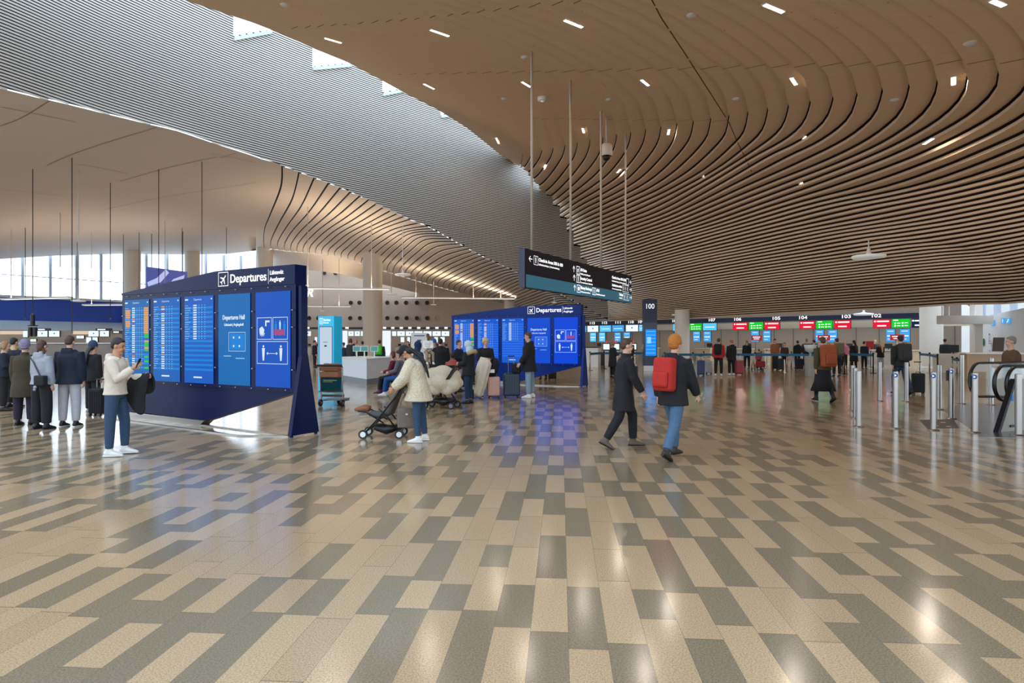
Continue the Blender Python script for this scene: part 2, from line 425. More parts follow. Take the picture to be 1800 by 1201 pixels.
# ------------------------------------------------------------------ right timber ceiling, stepped in 64 layers
KC = {
 -4: ([(868, 262), (884, 275), (905, 288)], [(840, 238), (780, 198), (700, 157), (620, 113), (545, 82), (480, 52), (410, 28), (320, -2), (200, -45), (-300, -200)]),
 0: ([(919, 270), (918, 283), (915, 293)], [(912, 240), (893, 205), (850, 170), (766, 130), (655, 80), (535, 47), (380, 0), (100, -80), (-300, -230)]),
 6: ([(1038, 247), (1036, 262), (1028, 282), (1007, 310), (980, 338), (962, 351)], [(1030, 205), (1000, 165), (924, 122), (830, 75), (700, 30), (600, 0), (300, -80), (0, -250)]),
 12: ([(1191, 220), (1184, 250), (1163, 280), (1125, 317), (1080, 343.5), (1030, 368), (984, 395)], [(1183, 180), (1160, 145), (1112, 112), (1000, 50), (890, 8), (600, -90), (300, -280)]),
 16: ([(1316, 200), (1308, 235), (1285, 262), (1240, 300), (1180, 334.5), (1130, 358), (1080, 380), (1040, 396), (994, 415)], [(1308, 160), (1292, 132), (1265, 110), (1170, 45), (1080, 0), (800, -110), (500, -300)]),
 20: ([(1466, 175), (1457, 205), (1437, 230), (1400, 255), (1350, 279), (1270, 325), (1180, 373), (1110, 399), (1050, 421), (1003, 434)], [(1458, 138), (1437, 108), (1370, 52), (1290, 5), (1050, -110), (700, -330)]),
 23: ([(1600, 154), (1592, 185), (1575, 212), (1525, 250), (1450, 287), (1350, 326.5), (1270, 359), (1180, 396), (1110, 418.5), (1060, 435), (1010, 449)], [(1597, 130), (1585, 105), (1540, 58), (1450, 2), (1230, -120), (850, -360)]),
 26: ([(1757, 132), (1752, 158), (1725, 190), (1675, 225), (1575, 275), (1450, 323), (1350, 358), (1250, 393), (1180, 414), (1110, 436.4), (1060, 451), (1016, 463)], [(1752, 103), (1720, 55), (1650, 3), (1420, -140), (1000, -400)]),
 30: ([(2010, 90), (1990, 140), (1950, 180), (1880, 225), (1800, 261), (1700, 301), (1600, 333), (1450, 364.6), (1350, 391.5), (1250, 418), (1180, 438), (1110, 458), (1060, 468), (1024, 478)], [(2005, 50), (1965, -10), (1880, -70), (1600, -240), (1150, -470)]),
 36: ([(2480, 0), (2450, 60), (2300, 170), (2050, 280), (1800, 346.5), (1700, 368), (1600, 388), (1450, 412.4), (1350, 433.5), (1250, 453), (1180, 469), (1110, 486.6), (1035, 503)], [(2470, -60), (2400, -150), (2250, -260), (1900, -420), (1400, -600)]),
 46: ([(3200, -60), (2800, 150), (2300, 325), (1800, 434), (1700, 447.6), (1600, 458), (1450, 476), (1350, 489), (1250, 502.5), (1130, 522), (1051, 532)], [(3300, -180), (3200, -330), (2900, -480), (2300, -640)]),
 61: ([(3600, 250), (2800, 420), (2300, 480), (1800, 530), (1700, 533), (1600, 539), (1450, 546.5), (1350, 551), (1250, 557), (1180, 560), (1120, 562.5), (1071, 564)], [(3800, 120), (3900, -60), (3700, -300)]),
}
NT1, NT2 = 34, 22
ks = sorted(KC); ctl = []
for k in ks:
    lo, up = KC[k]
    A = smooth_poly(lo, NT1)[::-1]; B = smooth_poly([lo[0]]+up, NT2)[1:]
    ctl.append(np.vstack([A, B]))
ctl = np.array(ctl)                                  # K, T, 2
ZK_K = [-4, 0, 6, 12, 16, 22, 30, 36, 46, 61]
ZK_Z = [17.3, 16.3, 14.7, 13.2, 12.2, 10.75, 8.9, 7.6, 5.7, 3.62]
def zk(k): return float(pchip(ZK_K, ZK_Z, [k])[0])
def contour_img(k): return np.array([[pchip(ks, ctl[:, t, c], [k])[0] for c in (0, 1)] for t in range(ctl.shape[1])])
KS = list(range(-4, 62)); IMG = {k: contour_img(k) for k in KS}
XY = {}
for k in KS:
    z = zk(k-.15) if k > -4 else zk(k)
    im = IMG[k]; Y = (z-HC)*FPX/(600-im[:, 1]); XY[k] = np.c_[(im[:, 0]-900)*Y/FPX, Y]
def XYf(k):
    i = int(math.floor(k)); i = min(i, KS[-1]-1); f = k-i
    return XY[i]*(1-f)+XY[i+1]*f
wood = MB(); gap = MB()
def strip(mb, A, za, B, zb_):
    n = len(A)
    mb.add([(a[0], a[1], za) for a in A]+[(b[0], b[1], zb_) for b in B], [(i, i+1, n+i+1, n+i) for i in range(n-1)])
for k in KS[:-1]:
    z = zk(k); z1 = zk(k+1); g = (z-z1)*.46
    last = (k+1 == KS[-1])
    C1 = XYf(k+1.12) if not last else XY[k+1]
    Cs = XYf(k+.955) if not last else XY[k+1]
    strip(wood, XY[k], z, Cs, z); strip(gap, Cs, z, C1, z)  # second strip paints shade on the tread edge, widening the gap line
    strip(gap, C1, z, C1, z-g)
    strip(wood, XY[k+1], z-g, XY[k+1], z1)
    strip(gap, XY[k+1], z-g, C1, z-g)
# end lip of the ceiling over the check in desks
strip(wood, XY[KS[-1]], zk(61), XY[KS[-1]]*1.02, zk(61))
# edge fascia of the ceiling beside the light well
strip(wood, XY[-4], zk(-4), XY[-4], zk(-4)+.5)
ceil_r = struct(wood.build('ceiling', WOOD))
gap.build('gaps_and_shade_bands', DARKGAP, ceil_r)
# lookup: which layer is seen at a pixel
_fk = np.arange(-4, 61, .25); _im = np.array([contour_img(k) for k in _fk])
def layer_at(px, py):
    # densify along t as well
    best = (1e9, 0)
    for a in range(len(_fk)):
        P = _im[a]; d = np.diff(P, axis=0); q = np.array([px, py])-P[:-1]
        L = (d**2).sum(1)+1e-9; t = np.clip((q*d).sum(1)/L, 0, 1)
        dist = np.hypot(*(q-d*t[:, None]).T).min()
        if dist < best[0]: best = (dist, _fk[a])
    return int(math.floor(best[1]))
def on_right(px, py, dz=0.0):
    k = layer_at(px, py); p = atz(px, py, zk(k)); return p+Vector((0, 0, dz))

# joints between boards: two rows of short dashes and one long joint
seam = MB()
def seam_line(p, q, w=.035):
    d = (q-p); d.z = 0
    if d.length < 1e-3: return
    n = Vector((-d.y, d.x, 0)).normalized()*w*.5
    seam.quad(p-n, p+n, q+n, q-n)
b2 = [695, 717, 742, 766, 790, 815, 842, 867, 895, 924, 952, 982, 1014, 1046, 1080, 1112, 1150, 1186, 1225, 1265, 1305, 1350, 1391, 1437, 1485, 1535, 1585, 1640, 1695, 1752, 1815]
for i in range(len(b2)-1):
    k = -3+i; x0 = b2[i]+5; x1 = b2[i]+(b2[i+1]-b2[i])*.92
    y0 = np.interp(x0, [695, 1000, 1400, 1800], [131, 127, 118, 111]); y1 = y0-(x1-x0)*.2
    z = zk(k)-.004; seam_line(atz(x0, y0, z), atz(x1, y1, z))
b1 = [509, 533, 555, 578, 601, 626, 650, 675, 700, 726, 752, 784, 809, 835, 864, 892, 926, 967, 1005, 1045]
for i in range(len(b1)-1):
    x0 = b1[i]+3; x1 = b1[i]+(b1[i+1]-b1[i])*.6
    y0 = np.interp(x0, [480, 700, 900, 1050], [53, 37, 16, 2]); y1 = y0-(x1-x0)*.42
    if y1 < -8: continue
    k = layer_at((x0+x1)/2, (y0+y1)/2); z = zk(k)-.004; seam_line(atz(x0, y0, z), atz(x1, y1, z))
b3 = [930, 950, 972, 995, 1016, 1040, 1062, 1085, 1110, 1135, 1162, 1190, 1220, 1250, 1281]
for i in range(len(b3)-1):
    x0 = b3[i]+2; x1 = b3[i+1]-3; y0 = np.interp(x0, [930, 1281], [209, 214]); y1 = y0-(x1-x0)*.14
    k = layer_at((x0+x1)/2, (y0+y1)/2); z = zk(k)-.004; seam_line(atz(x0, y0, z), atz(x1, y1, z), .03)
LJ = [(1143, -6), (1163, 32), (1183, 62), (1203, 92), (1222, 122), (1251, 167), (1281, 214), (1296, 249), (1311, 279), (1325, 310), (1337, 340), (1346, 372), (1353, 400), (1365, 450), (1378, 500), (1385, 545)]
LX = [p[0] for p in LJ]; LY = [p[1] for p in LJ]
yy = -6.0
while yy < 300:
    y2 = yy+4.0; x0 = np.interp(yy, LY, LX); x1 = np.interp(y2, LY, LX)
    k = layer_at((x0+x1)/2, (yy+y2)/2); k0 = layer_at(x0, yy); k1 = layer_at(x1, y2)
    if k0 == k and k1 == k:
        z = zk(k)-.004; seam_line(atz(x0, yy, z), atz(x1, y2, z), .045)
    yy = y2
seam.build('board_joints', SEAM, ceil_r)

# ------------------------------------------------------------------ left timber vault
NJ = 60
def zj(j): return 13.0-.153*j
_ex = np.linspace(455, 1067, 400); _ez = np.array([edgez(x) for x in _ex])
for i in range(1, len(_ez)): _ez[i] = min(_ez[i], _ez[i-1]-1e-4)
def start_x(j): return float(np.interp(-zj(j), -_ez, _ex))
JC = {  # inner points and far ends of a few traced layers: (mid fractions) image points after the start
 0: [(462, 310), (461, 335), (454, 380), (450, 410), (450, 440)],
 1: [(495, 330), (475, 380), (466, 402), (464, 424), (466, 440)],
 2: [(515, 350), (492, 392), (478, 420), (476, 430), (478, 438)],
 4: [(545, 372), (515, 406), (503, 424), (500, 432), (501, 441)],
 7: [(598, 377), (562, 404), (541, 424), (534, 434), (533, 444)],
 11: [(650, 392), (612, 412), (588, 431), (578, 440), (577, 449)],
 20: [(740, 418), (712, 438), (692, 456), (683, 467), (680, 478)],
 27: [(815, 456), (785, 469), (762, 482), (752, 490), (750, 499)],
 40: [(925, 497), (900, 507), (880, 517), (868, 523), (866, 530)],
 50: [(985, 530), (962, 537), (940, 543), (930, 547), (928, 551)],
 60: [(1045, 562), (1030, 562.5), (1015, 563), (1005, 563.5), (1000, 564)]}
jk = sorted(JC); jc = []
for j in jk:
    x = start_x(j); jc.append(smooth_poly([(x, edgey(x))]+JC[j], 22))
jc = np.array(jc)
def cimg(j):
    a = np.array([[pchip(jk, jc[:, t, c], [j])[0] for c in (0, 1)] for t in range(22)])
    x = start_x(j); sh = np.array([x, edgey(x)])-a[0]
    w = np.linspace(1, 0, 22)[:, None]; return a+sh*w
JIM = {j: cimg(j) for j in range(NJ+1)}; JXY = {}
for j in range(NJ+1):
    im = JIM[j]; Y = (zj(j-.15)-HC)*FPX/(600-im[:, 1]); JXY[j] = np.c_[(im[:, 0]-900)*Y/FPX, Y]
wl = MB(); gl = MB()
for j in range(NJ):
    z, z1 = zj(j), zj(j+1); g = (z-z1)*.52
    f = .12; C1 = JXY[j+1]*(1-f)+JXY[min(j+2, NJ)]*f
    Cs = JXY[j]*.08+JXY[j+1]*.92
    strip(wl, JXY[j], z, Cs, z); strip(gl, Cs, z-.002, C1, z-.002); strip(gl, C1, z, C1, z-g); strip(wl, JXY[j+1], z-g, JXY[j+1], z1)  # flat dark band on each tread edge is painted shade beside the gap
# rounded lip where the layers run out: from each layer end down to the top of the far wall
lip = [np.array([[JXY[j][-1][0], JXY[j][-1][1]] for j in range(NJ+1)])]
rows = []
for (o, dz) in ((0, 0), (1.2, -.22), (2.4, -.62), (3.2, -1.15), (3.5, -1.7)):
    rows.append([Vector((JXY[j][-1][0]*(1+o/78), JXY[j][-1][1]+o, zj(j)+dz*(1-.75*j/60))) for j in range(NJ+1)])
lipm = MB(); n = NJ+1
vs = [v for r in rows for v in r]
lipm.add(vs, [(r*n+i, r*n+i+1, (r+1)*n+i+1, (r+1)*n+i) for r in range(len(rows)-1) for i in range(n-1)])
# the plain part of the vault left of the first layer
def vault(px, v):
    ye = edgey(px); ze = 13.0 if px > 300 else float(np.interp(px, [-700, 0, 300], [11.5, 12.6, 13.0]))
    yl = float(np.interp(px, [-700, 0, 100, 215, 330, 400, 450], [505, 455, 449, 446, 447, 446, 440]))
    Yl = float(np.interp(px, [-700, 0, 215, 330, 450], [36, 58, 69, 73, 78]))
    zl = HC+(600-yl)*Yl/FPX
    if px >= 440: zl = 13.0
    y = ye+(yl-ye)*v; z = ze+(zl-ze)*v**2.2
    return atz(px, y, z)
pxs = list(np.linspace(-700, 0, 12))[:-1]+list(np.linspace(0, 450, 30)); vsn = np.linspace(0, 1, 26)
vm = MB(); vv = [vault(p, t) for p in pxs for t in vsn]
# sew the last column to the first layer
for i, t in enumerate(vsn):
    q = np.array([np.interp(t, np.linspace(0, 1, 22), JXY[0][:, c]) for c in (0, 1)])
    vv.append(Vector((q[0], q[1], 13.0)))
m_ = len(vsn)
vm.add(vv, [(a*m_+b, (a+1)*m_+b, (a+1)*m_+b+1, a*m_+b+1) for a in range(len(pxs)) for b in range(m_-1)])
vault_o = struct(vm.build('ceiling', WOODL, smooth=True))
o = wl.build('stepped_layers', WOODL, vault_o); gl.build('gaps_and_shade_bands', DARKGAP, vault_o); lipm.build('rounded_lip', WOODL, vault_o, smooth=True)
def on_left(px, py):
    if px <= 450:
        ye = edgey(px); yl = float(np.interp(px, [-700, 0, 100, 215, 330, 400, 450], [505, 455, 449, 446, 447, 446, 440]))
        return vault(px, max(0, min(1, (py-ye)/(yl-ye))))
    best = (1e9, 0)
    for j in range(NJ+1):
        P = JIM[j]; d = np.diff(P, axis=0); q = np.array([px, py])-P[:-1]
        L = (d**2).sum(1)+1e-9; t = np.clip((q*d).sum(1)/L, 0, 1); dist = np.hypot(*(q-d*t[:, None]).T).min()
        if dist < best[0]: best = (dist, j)
    return atz(px, py, zj(best[1]))
def vault_z(px, Y):
    ye = edgey(px); yl = float(np.interp(px, [-700, 0, 100, 215, 330, 400, 450, 577, 680, 750, 866, 928, 1000], [505, 455, 449, 446, 447, 446, 440, 449, 478, 499, 530, 551, 564]))
    P = [on_left(px, y) for y in np.linspace(ye+1, yl-1, 60)]; P.sort(key=lambda p: p.y)
    return float(np.interp(Y, [p.y for p in P], [p.z for p in P]))
# faint joints of the vault boards
sl = MB()
def vault_seam(pts):
    P = smooth_poly(pts, 40)
    for i in range(0, 39):
        p = on_left(*P[i]); q = on_left(*P[i+1]); p.z -= .02; q.z -= .02
        d = q-p; nn = Vector((-d.y, d.x, 0)).normalized()*.02; sl.quad(p-nn, p+nn, q+nn, q-nn)
for pts in ([(0, 221), (40, 205), (92, 173)], [(82, 290), (150, 262), (275, 223)], [(0, 187), (48, 196), (135, 214)], [(210, 318), (300, 293), (381, 275)], [(387, 277), (415, 268)],
            [(182, 368), (290, 345), (400, 328), (449, 320)], [(0, 332), (60, 338), (110, 344)], [(130, 287), (180, 295), (225, 305)], [(370, 269), (400, 274), (445, 284)]):
    vault_seam(pts)
sl.build('board_joints', mat('vault_joint', srgb(150, 124, 104), .8), vault_o)

# ------------------------------------------------------------------ far beige wall with round jet nozzles, left glass wall
def wall_run(name, pts, z0, z1f, m, thick=.25):
    w = MB()
    for i in range(len(pts)-1):
        a, b = Vector((*pts[i], 0)), Vector((*pts[i+1], 0)); za, zb_ = z1f[i], z1f[i+1]
        n = Vector((a.y-b.y, b.x-a.x, 0)).normalized()*thick
        vs = [a+Vector((0, 0, z0)), b+Vector((0, 0, z0)), b+Vector((0, 0, zb_)), a+Vector((0, 0, za))]; vs += [v+n for v in vs]
        w.add(vs, [(0, 1, 2, 3), (5, 4, 7, 6), (3, 2, 6, 7), (0, 4, 5, 1), (0, 3, 7, 4), (1, 5, 6, 2)])
    return struct(w.build(name, m))
def PXY(px, Y): return ((px-900)*Y/FPX, Y)
far_pts = [PXY(452, 82), PXY(560, 82), PXY(700, 82), PXY(900, 80), PXY(1010, 76), PXY(1090, 72)]
wall_far = wall_run('wall_far', far_pts, 0, [14, 14, 14, 12, 9, 8], BEIGE)
hole = MB(); DARKH = mat('nozzle_dark', srgb(46, 38, 34), .6); RIM = mat('nozzle_rim', srgb(176, 158, 140), .4)
k = 0
for row_y, xs in ((532, [617, 632, 664, 681, 697, 714, 733, 751, 770]), (559, [544, 560, 616, 633, 665, 681, 698, 715, 733, 751, 769, 788]), (480, [570, 590])):
    for x in xs:
        p = AT(x, row_y, 81.35); a = MB(); a.lathe([(0.0, 0), (.27, 0), (.27, .10), (.33, .10), (.35, 0)], n=16)
        R = Matrix.Rotation(math.radians(90), 4, 'X'); R.translation = p
        o = a.build('air_nozzle', [RIM, DARKH], None, matrix=R)
        for i, pl in enumerate(o.data.polygons): pl.material_index = 1 if i < 32 else 0
        tag(o, f'round dark air nozzle in the far beige wall, {"upper" if row_y < 545 else "lower"} row', 'air nozzle', 'air nozzles in the upper row of the far wall' if row_y < 545 else 'air nozzles in the lower row of the far wall')
# left glass wall (window_1): posts, rails and panes
def glass_wall(name, pa, pb, z0, z1a, z1b, nx, rails, fm):
    g = MB(); pa = Vector((*pa, 0)); pb = Vector((*pb, 0)); d = pb-pa; ang = math.atan2(d.y, d.x)
    for i in range(nx+1):
        t = i/nx; p = pa+d*t; z1 = z1a+(z1b-z1a)*t
        g.box((p.x, p.y, (z0+z1)/2), (.22, .3, z1-z0), ang)
    for z in rails:
        g.box(((pa+pb)/2+Vector((0, 0, z)))[:], (d.length, .12, .09), ang)
    o = struct(g.build(name, fm))
    pn = MB(); n = Vector((-d.y, d.x, 0)).normalized()*.02
    pn.add([pa+Vector((0, 0, z0)), pb+Vector((0, 0, z0)), pb+Vector((0, 0, z1b)), pa+Vector((0, 0, z1a)), pa+n+Vector((0, 0, z0)), pb+n+Vector((0, 0, z0)), pb+n+Vector((0, 0, z1b)), pa+n+Vector((0, 0, z1a))],
           [(0, 1, 2, 3), (5, 4, 7, 6), (3, 2, 6, 7), (0, 4, 5, 1), (0, 3, 7, 4), (1, 5, 6, 2)])
    pn.build('pane', GLASS, o); return o
PALEF = mat('pale_frame', srgb(200, 212, 232), .4)
WA, WB = PXY(-330, 50), PXY(452, 82)
glass_wall('window_1', WA, WB, 5.6, 10.0, 12.8, 17, [8.1], PALEF)
# deep blue band under the windows
BLUEP = mat('blue_band_panel', srgb(52, 92, 196), .4, var=.1, scale=.4)
da = (WB[0]-WA[0], WB[1]-WA[1]); 
def onW(px):
    m = (px-900)/FPX; s = (m*WA[1]-WA[0])/(da[0]-m*da[1]); return (WA[0]+da[0]*s, WA[1]+da[1]*s)
L_ = [onW(-330), onW(0), onW(250), onW(452)]
bb = MB()
for i in range(3):
    a = Vector((*L_[i], 0)); b = Vector((*L_[i+1], 0)); a -= Vector((0, .5, 0)); b -= Vector((0, .5, 0))
    bb.box(((a+b)/2+Vector((0, 0, 4.75)))[:], ((b-a).length+.02, .5, 2.3), math.atan2((b-a).y, (b-a).x))
struct(bb.build('wall_left', BLUEP))
wsl = MB(); _p = Vector((*onW(-330), 6.0)); _q = Vector((*onW(452), 6.0)); wsl.box(((_p+_q)/2-Vector((0, .7, 0)))[:], ((_q-_p).length, .5, .22), math.atan2((_q-_p).y, (_q-_p).x)); struct(wsl.build('trim_6', WHITE))
# sloping grey soffit and wall below the band
sf = MB(); GS = mat('grey_blue_soffit', srgb(196, 212, 224), .5)
a = Vector((*onW(-330), 3.6)); b = Vector((*onW(452), 3.6))
off = Vector((2.2, -5.5, -1.1)); sf.add([a, b, b+off, a+off, a+Vector((0, 0, .2)), b+Vector((0, 0, .2)), b+off+Vector((0, 0, .2)), a+off+Vector((0, 0, .2))], [(0, 3, 2, 1), (4, 5, 6, 7), (3, 7, 6, 2), (0, 1, 5, 4), (0, 4, 7, 3), (1, 2, 6, 5)])
struct(sf.build('trim_1', GS))
wall_run('wall_left', [onW(-330), onW(452)], 0, [3.6, 3.6], mat('shop_back_wall', srgb(150, 132, 112), .6, var=.2, scale=1.2))
sn = MB(); _a = Vector((*onW(-330), .01)); _b = Vector((*onW(452), .01)); _n = Vector((-(_b-_a).y, (_b-_a).x, 0)).normalized()
sn.quad(_a+_n*1.0, _b+_n*1.0, _b+_n*60, _a+_n*60); struct(sn.build('ground', mat('bounce_snow', srgb(236, 240, 246), .9)))  # unseen white ground added to bounce daylight up onto the vault
# buildings and aircraft-stand outline beyond the glass
ob = MB(); rnd = random.Random(3)
for i in range(9):
    px = -100+i*38; p = onW(px); q = Vector((p[0]*1.5, p[1]*1.5, 0)); hgt = rnd.uniform(6.0, 9.0)
    ob.box((q.x, q.y, hgt/2), (rnd.uniform(2, 6), 3, hgt), .3)
tb = ob.build('terminal_building', mat('pale_far_building', srgb(205, 222, 240), .7)); tag(tb, 'pale building seen through the left glass wall', 'building')
_r0, _r1 = Vector((*onW(-20), 0))*1.35, Vector((*onW(150), 0))*1.35; _d = _r1-_r0; _a = math.atan2(_d.y, _d.x); ob = MB(); ob.box(((_r0+_r1)/2+Vector((0, 3, 3.7)))[:], (_d.length, 4, 7.4), _a); ob.build('roof_edge', mat('slate_roof', srgb(84, 118, 140), .7), tb)
rl = MB(); vs_, fs_ = text_mesh('SINKI', 3.6, bold=.12); rl.add([(vx*1.55, -vz, vy) for vx, vy, vz in vs_], fs_); o = rl.build('roof_lettering', WHITE); o.location = _r0+Vector((3.0, -.5, 5.2)); o.rotation_euler = (0, 0, _a); tag(o, 'large white letters on the roof edge outside the left windows', 'lettering')

# ------------------------------------------------------------------ columns
def column(px, Y, r, z1, label, m=OFFWHITE):
    c = MB(); c.lathe([(r, 0), (r, z1)], n=32); c.lathe([(r+.03, 0), (r+.03, .12), (r, .12)], n=32)
    o = c.build('column', m, smooth=True); o.location = ((px-900)*Y/FPX, Y, 0); o['kind'] = 'structure'; return o
column(655, 64, .98, 11.2, '')
column(232, 68, .85, 12.6, ''); column(338, 72, .8, 13, ''); column(466, 76, .9, 13, '')
column(896, 74, .65, 7.8, '')
column(1199, 52, .60, 4.3, ''); column(1637, 38.5, .62, 3.9, '')
# ================================================================== back of the hall on the right: check in row
LA, LB = Vector((27.5, 42.5, 0)), Vector((8.0, 62.0, 0))
RZL = math.radians(-45)
LDIR = Vector((math.cos(RZL), math.sin(RZL), 0)); LNRM = Vector((math.sin(RZL), -math.cos(RZL), 0))   # rightwards, towards the hall
def onL(px, off=0.0):
    A = LA+LNRM*off; m = (px-900)/FPX; d = LB-LA; s = (m*A.y-A.x)/(d.x-m*d.y); return A+d*s
def lx(px, off=0.0):      # distance along the row from LB
    return (onL(px, off)-LB).dot(LDIR)
GREYW = mat('grey_brown_panel', srgb(128, 116, 104), .55, var=.06, scale=.5)
wall_run('wall_back', [tuple((onL(960, -4.2))[:2]), tuple((onL(1690, -4.2))[:2])], 0, [5.6, 5.6], GREYW)
wall_run('wall_back', [tuple((onL(1690, -4.2))[:2]), tuple((onL(1690, -4.2)+Vector((20, -2, 0)))[:2])], 0, [6, 6], WHITE)
pj = MB()
for i in range(22):
    p = LB+LDIR*(i*1.6-3)-LNRM*4.17; pj.box((p.x, p.y, 1.6), (.03, .03, 3.2), RZL)
struct(pj.build('trim_2', mat('panel_joint', srgb(84, 76, 68), .7)))
# cream bulkhead behind the screens
p0, p1 = onL(1012, -1.6), onL(1900, -1.6); c = (p0+p1)/2
t = MB(); t.box((c.x, c.y, 2.95), ((p1-p0).length, .3, .5), RZL); struct(t.build('trim_3', mat('cream_bulkhead', srgb(196, 182, 158), .5)))
for i in range(9):
    p = onL(1040+i*66, -1.9)
    l = area_light('counter_downlight', (p.x, p.y, 2.66), (p.x, p.y, 0), .9, .12, 26, (1, .86, .66))
# navy fascia band carrying the desk numbers
p0, p1 = onL(1012), onL(1632); Lf = (p1-p0).length
fas = thing('fascia_band', 'long dark navy band with white desk numbers above the right check in desks', 'sign band', p0[:], RZL)
b = MB(); b.box((Lf/2, .2, 3.42), (Lf, .4, .36)); b.build('band', mat('navy_band', srgb(10, 22, 54), .4), fas)
for n, px in ((113, 1041.5), (112, 1063), (111, 1086.5), (110, 1109.5), (109, 1127), (108, 1187.5), (107, 1252), (106, 1297), (105, 1365), (104, 1412), (103, 1488), (102, 1541), (101, 1625)):
    x = (onL(px)-p0).dot(LDIR); q = MB(); fit_text(q, str(n), x-.30, x+.30, 3.36, .34, -.02, .008)
    if px < 1626: q.build('desk_number', TXTW, fas)
SCOL = {'cyan': EM('screen_cyan', srgb(90, 196, 245), .95), 'white': EM('screen_white', srgb(232, 244, 250), .95), 'red': EM('screen_red', srgb(228, 18, 48), .9),
        'green': EM('screen_green', srgb(10, 205, 40), .9), 'navy': EM('screen_navy', srgb(16, 40, 78), .7), 'sky': EM('screen_sky', srgb(70, 165, 235), .9)}
def flat_screen(name, px0, px1, z0, z1, kind, label, off=.12, group=None, text=True, line=None, base=None):
    f = line or onL; a = f(px0, off); b_ = f(px1, off); d = (b_-a); w = d.length; ang = math.atan2(d.y, d.x)
    t = thing(name, label, 'screen', a[:], ang, group)
    h = MB(); h.box((w/2, .045, (z0+z1)/2), (w, .07, z1-z0)); h.build('housing', BLACK, t)
    s = MB(); rect(s, .02, w-.02, z0+.02, z1-.02, -.004); d_ = s.build('display', SCOL[kind], t)
    if text:
        q = MB()
        H = z1-z0
        if kind in ('red', 'navy'):
            disc2(q, w*.13, z1-H*.24, H*.10, -.008); rect(q, w*.24, w*.9, z1-H*.32, z1-H*.17, -.008); rect(q, w*.25, w*.75, z0+H*.2, z0+H*.34, -.008)
        elif kind == 'green':
            rect(q, w*.1, w*.36, z1-H*.2, z1-H*.1, -.008)
            for (u, v) in ((.2, .52), (.2, .24), (.6, .55), (.6, .25)):
                disc2(q, w*u, z0+H*v, H*.09, -.008); rect(q, w*(u+.1), w*(u+.28), z0+H*v-.02, z0+H*v+.03, -.008)
        elif kind == 'white' and H < w:
            disc2(q, w*.5, z0+H*.55, H*.11, -.008)
        elif kind in ('cyan', 'sky'):
            rect(q, w*.15, w*.85, z0+H*.42, z0+H*.5, -.008)
            if H > w: rect(q, w*.2, w*.8, z0+H*.8, z0+H*.84, -.008); rect(q, w*.2, w*.65, z0+H*.2, z0+H*.24, -.008)
        q.build('writing', EM('writing_blue', srgb(30, 70, 160), .8) if kind == 'white' else TXTW, d_)
    return t
num = lambda a, b: f'under the numbers {a} and {b}'
ups = [(1021, 1031, 'cyan', 'pale blue screen beside the edge of the far departures board'), (1032.5, 1052, 'white', 'white screen under the desk number 113'),
       (1054, 1074.5, 'cyan', 'light blue screen under the desk number 112'), (1076, 1097, 'sky', 'blue screen under the desk number 111'),
       (1100, 1122, 'white', 'white screen under the desk number 110'), (1123, 1131, 'cyan', 'pale blue screen left of the tall 100 pylon'),
       (1183, 1210, 'cyan', 'pale blue screen half behind the right of the two white columns, next to desk 108'), (1212, 1234, 'green', 'green screen between the column and the pale blue screen of desk 107'),
       (1235.5, 1260, 'cyan', 'light blue screen under the desk number 107'), (1288, 1315, 'red', 'red screen under the desk number 106'),
       (1316, 1342, 'green', 'green screen between the red screens of desks 106 and 105'), (1343, 1371, 'red', 'red screen under the desk number 105'),
       (1405, 1433, 'red', 'red screen under the desk number 104'), (1434.5, 1464, 'green', 'green screen between the red screens of desks 104 and 103'),
       (1466, 1496, 'red', 'red screen under the desk number 103'), (1534, 1566, 'red', 'red screen under the desk number 102'),
       (1567, 1600, 'green', 'green screen right of the red screen of desk 102'), (1602, 1626, 'navy', 'dark navy screen with white lines beside the right column')]
for a, b_, k, l in ups: flat_screen('information_screen', a, b_, 2.58, 3.22, k, l, group='wide screens above the right check in desks')
lows = [(1037, 1048, 'cyan', 'under the white screen of desk 113'), (1053, 1064, 'cyan', 'under the blue screen of desk 112'), (1080, 1091.5, 'sky', 'under the blue screen of desk 111'),
        (1096, 1108, 'sky', 'left under the white screen of desk 110'), (1218, 1231, 'sky', 'under the green screen beside the left white column'), (1236.5, 1250, 'sky', 'under the light blue screen of desk 107'),
        (1320, 1334.5, 'sky', 'left under the green screen of desks 106 and 105'), (1341, 1355, 'sky', 'right under the green screen of desks 106 and 105'),
        (1433, 1448.5, 'sky', 'left under the green screen of desks 104 and 103'), (1455, 1472, 'sky', 'right under the green screen of desks 104 and 103'),
        (1557, 1574, 'sky', 'left under the green screen right of desk 102'), (1581, 1600, 'sky', 'right under the green screen right of desk 102')]
for a, b_, k, l in lows: flat_screen('portrait_screen', a, b_, 1.62, 2.54, k, 'upright light blue screen '+l, off=-.4, group='upright screens behind the right check in desks')
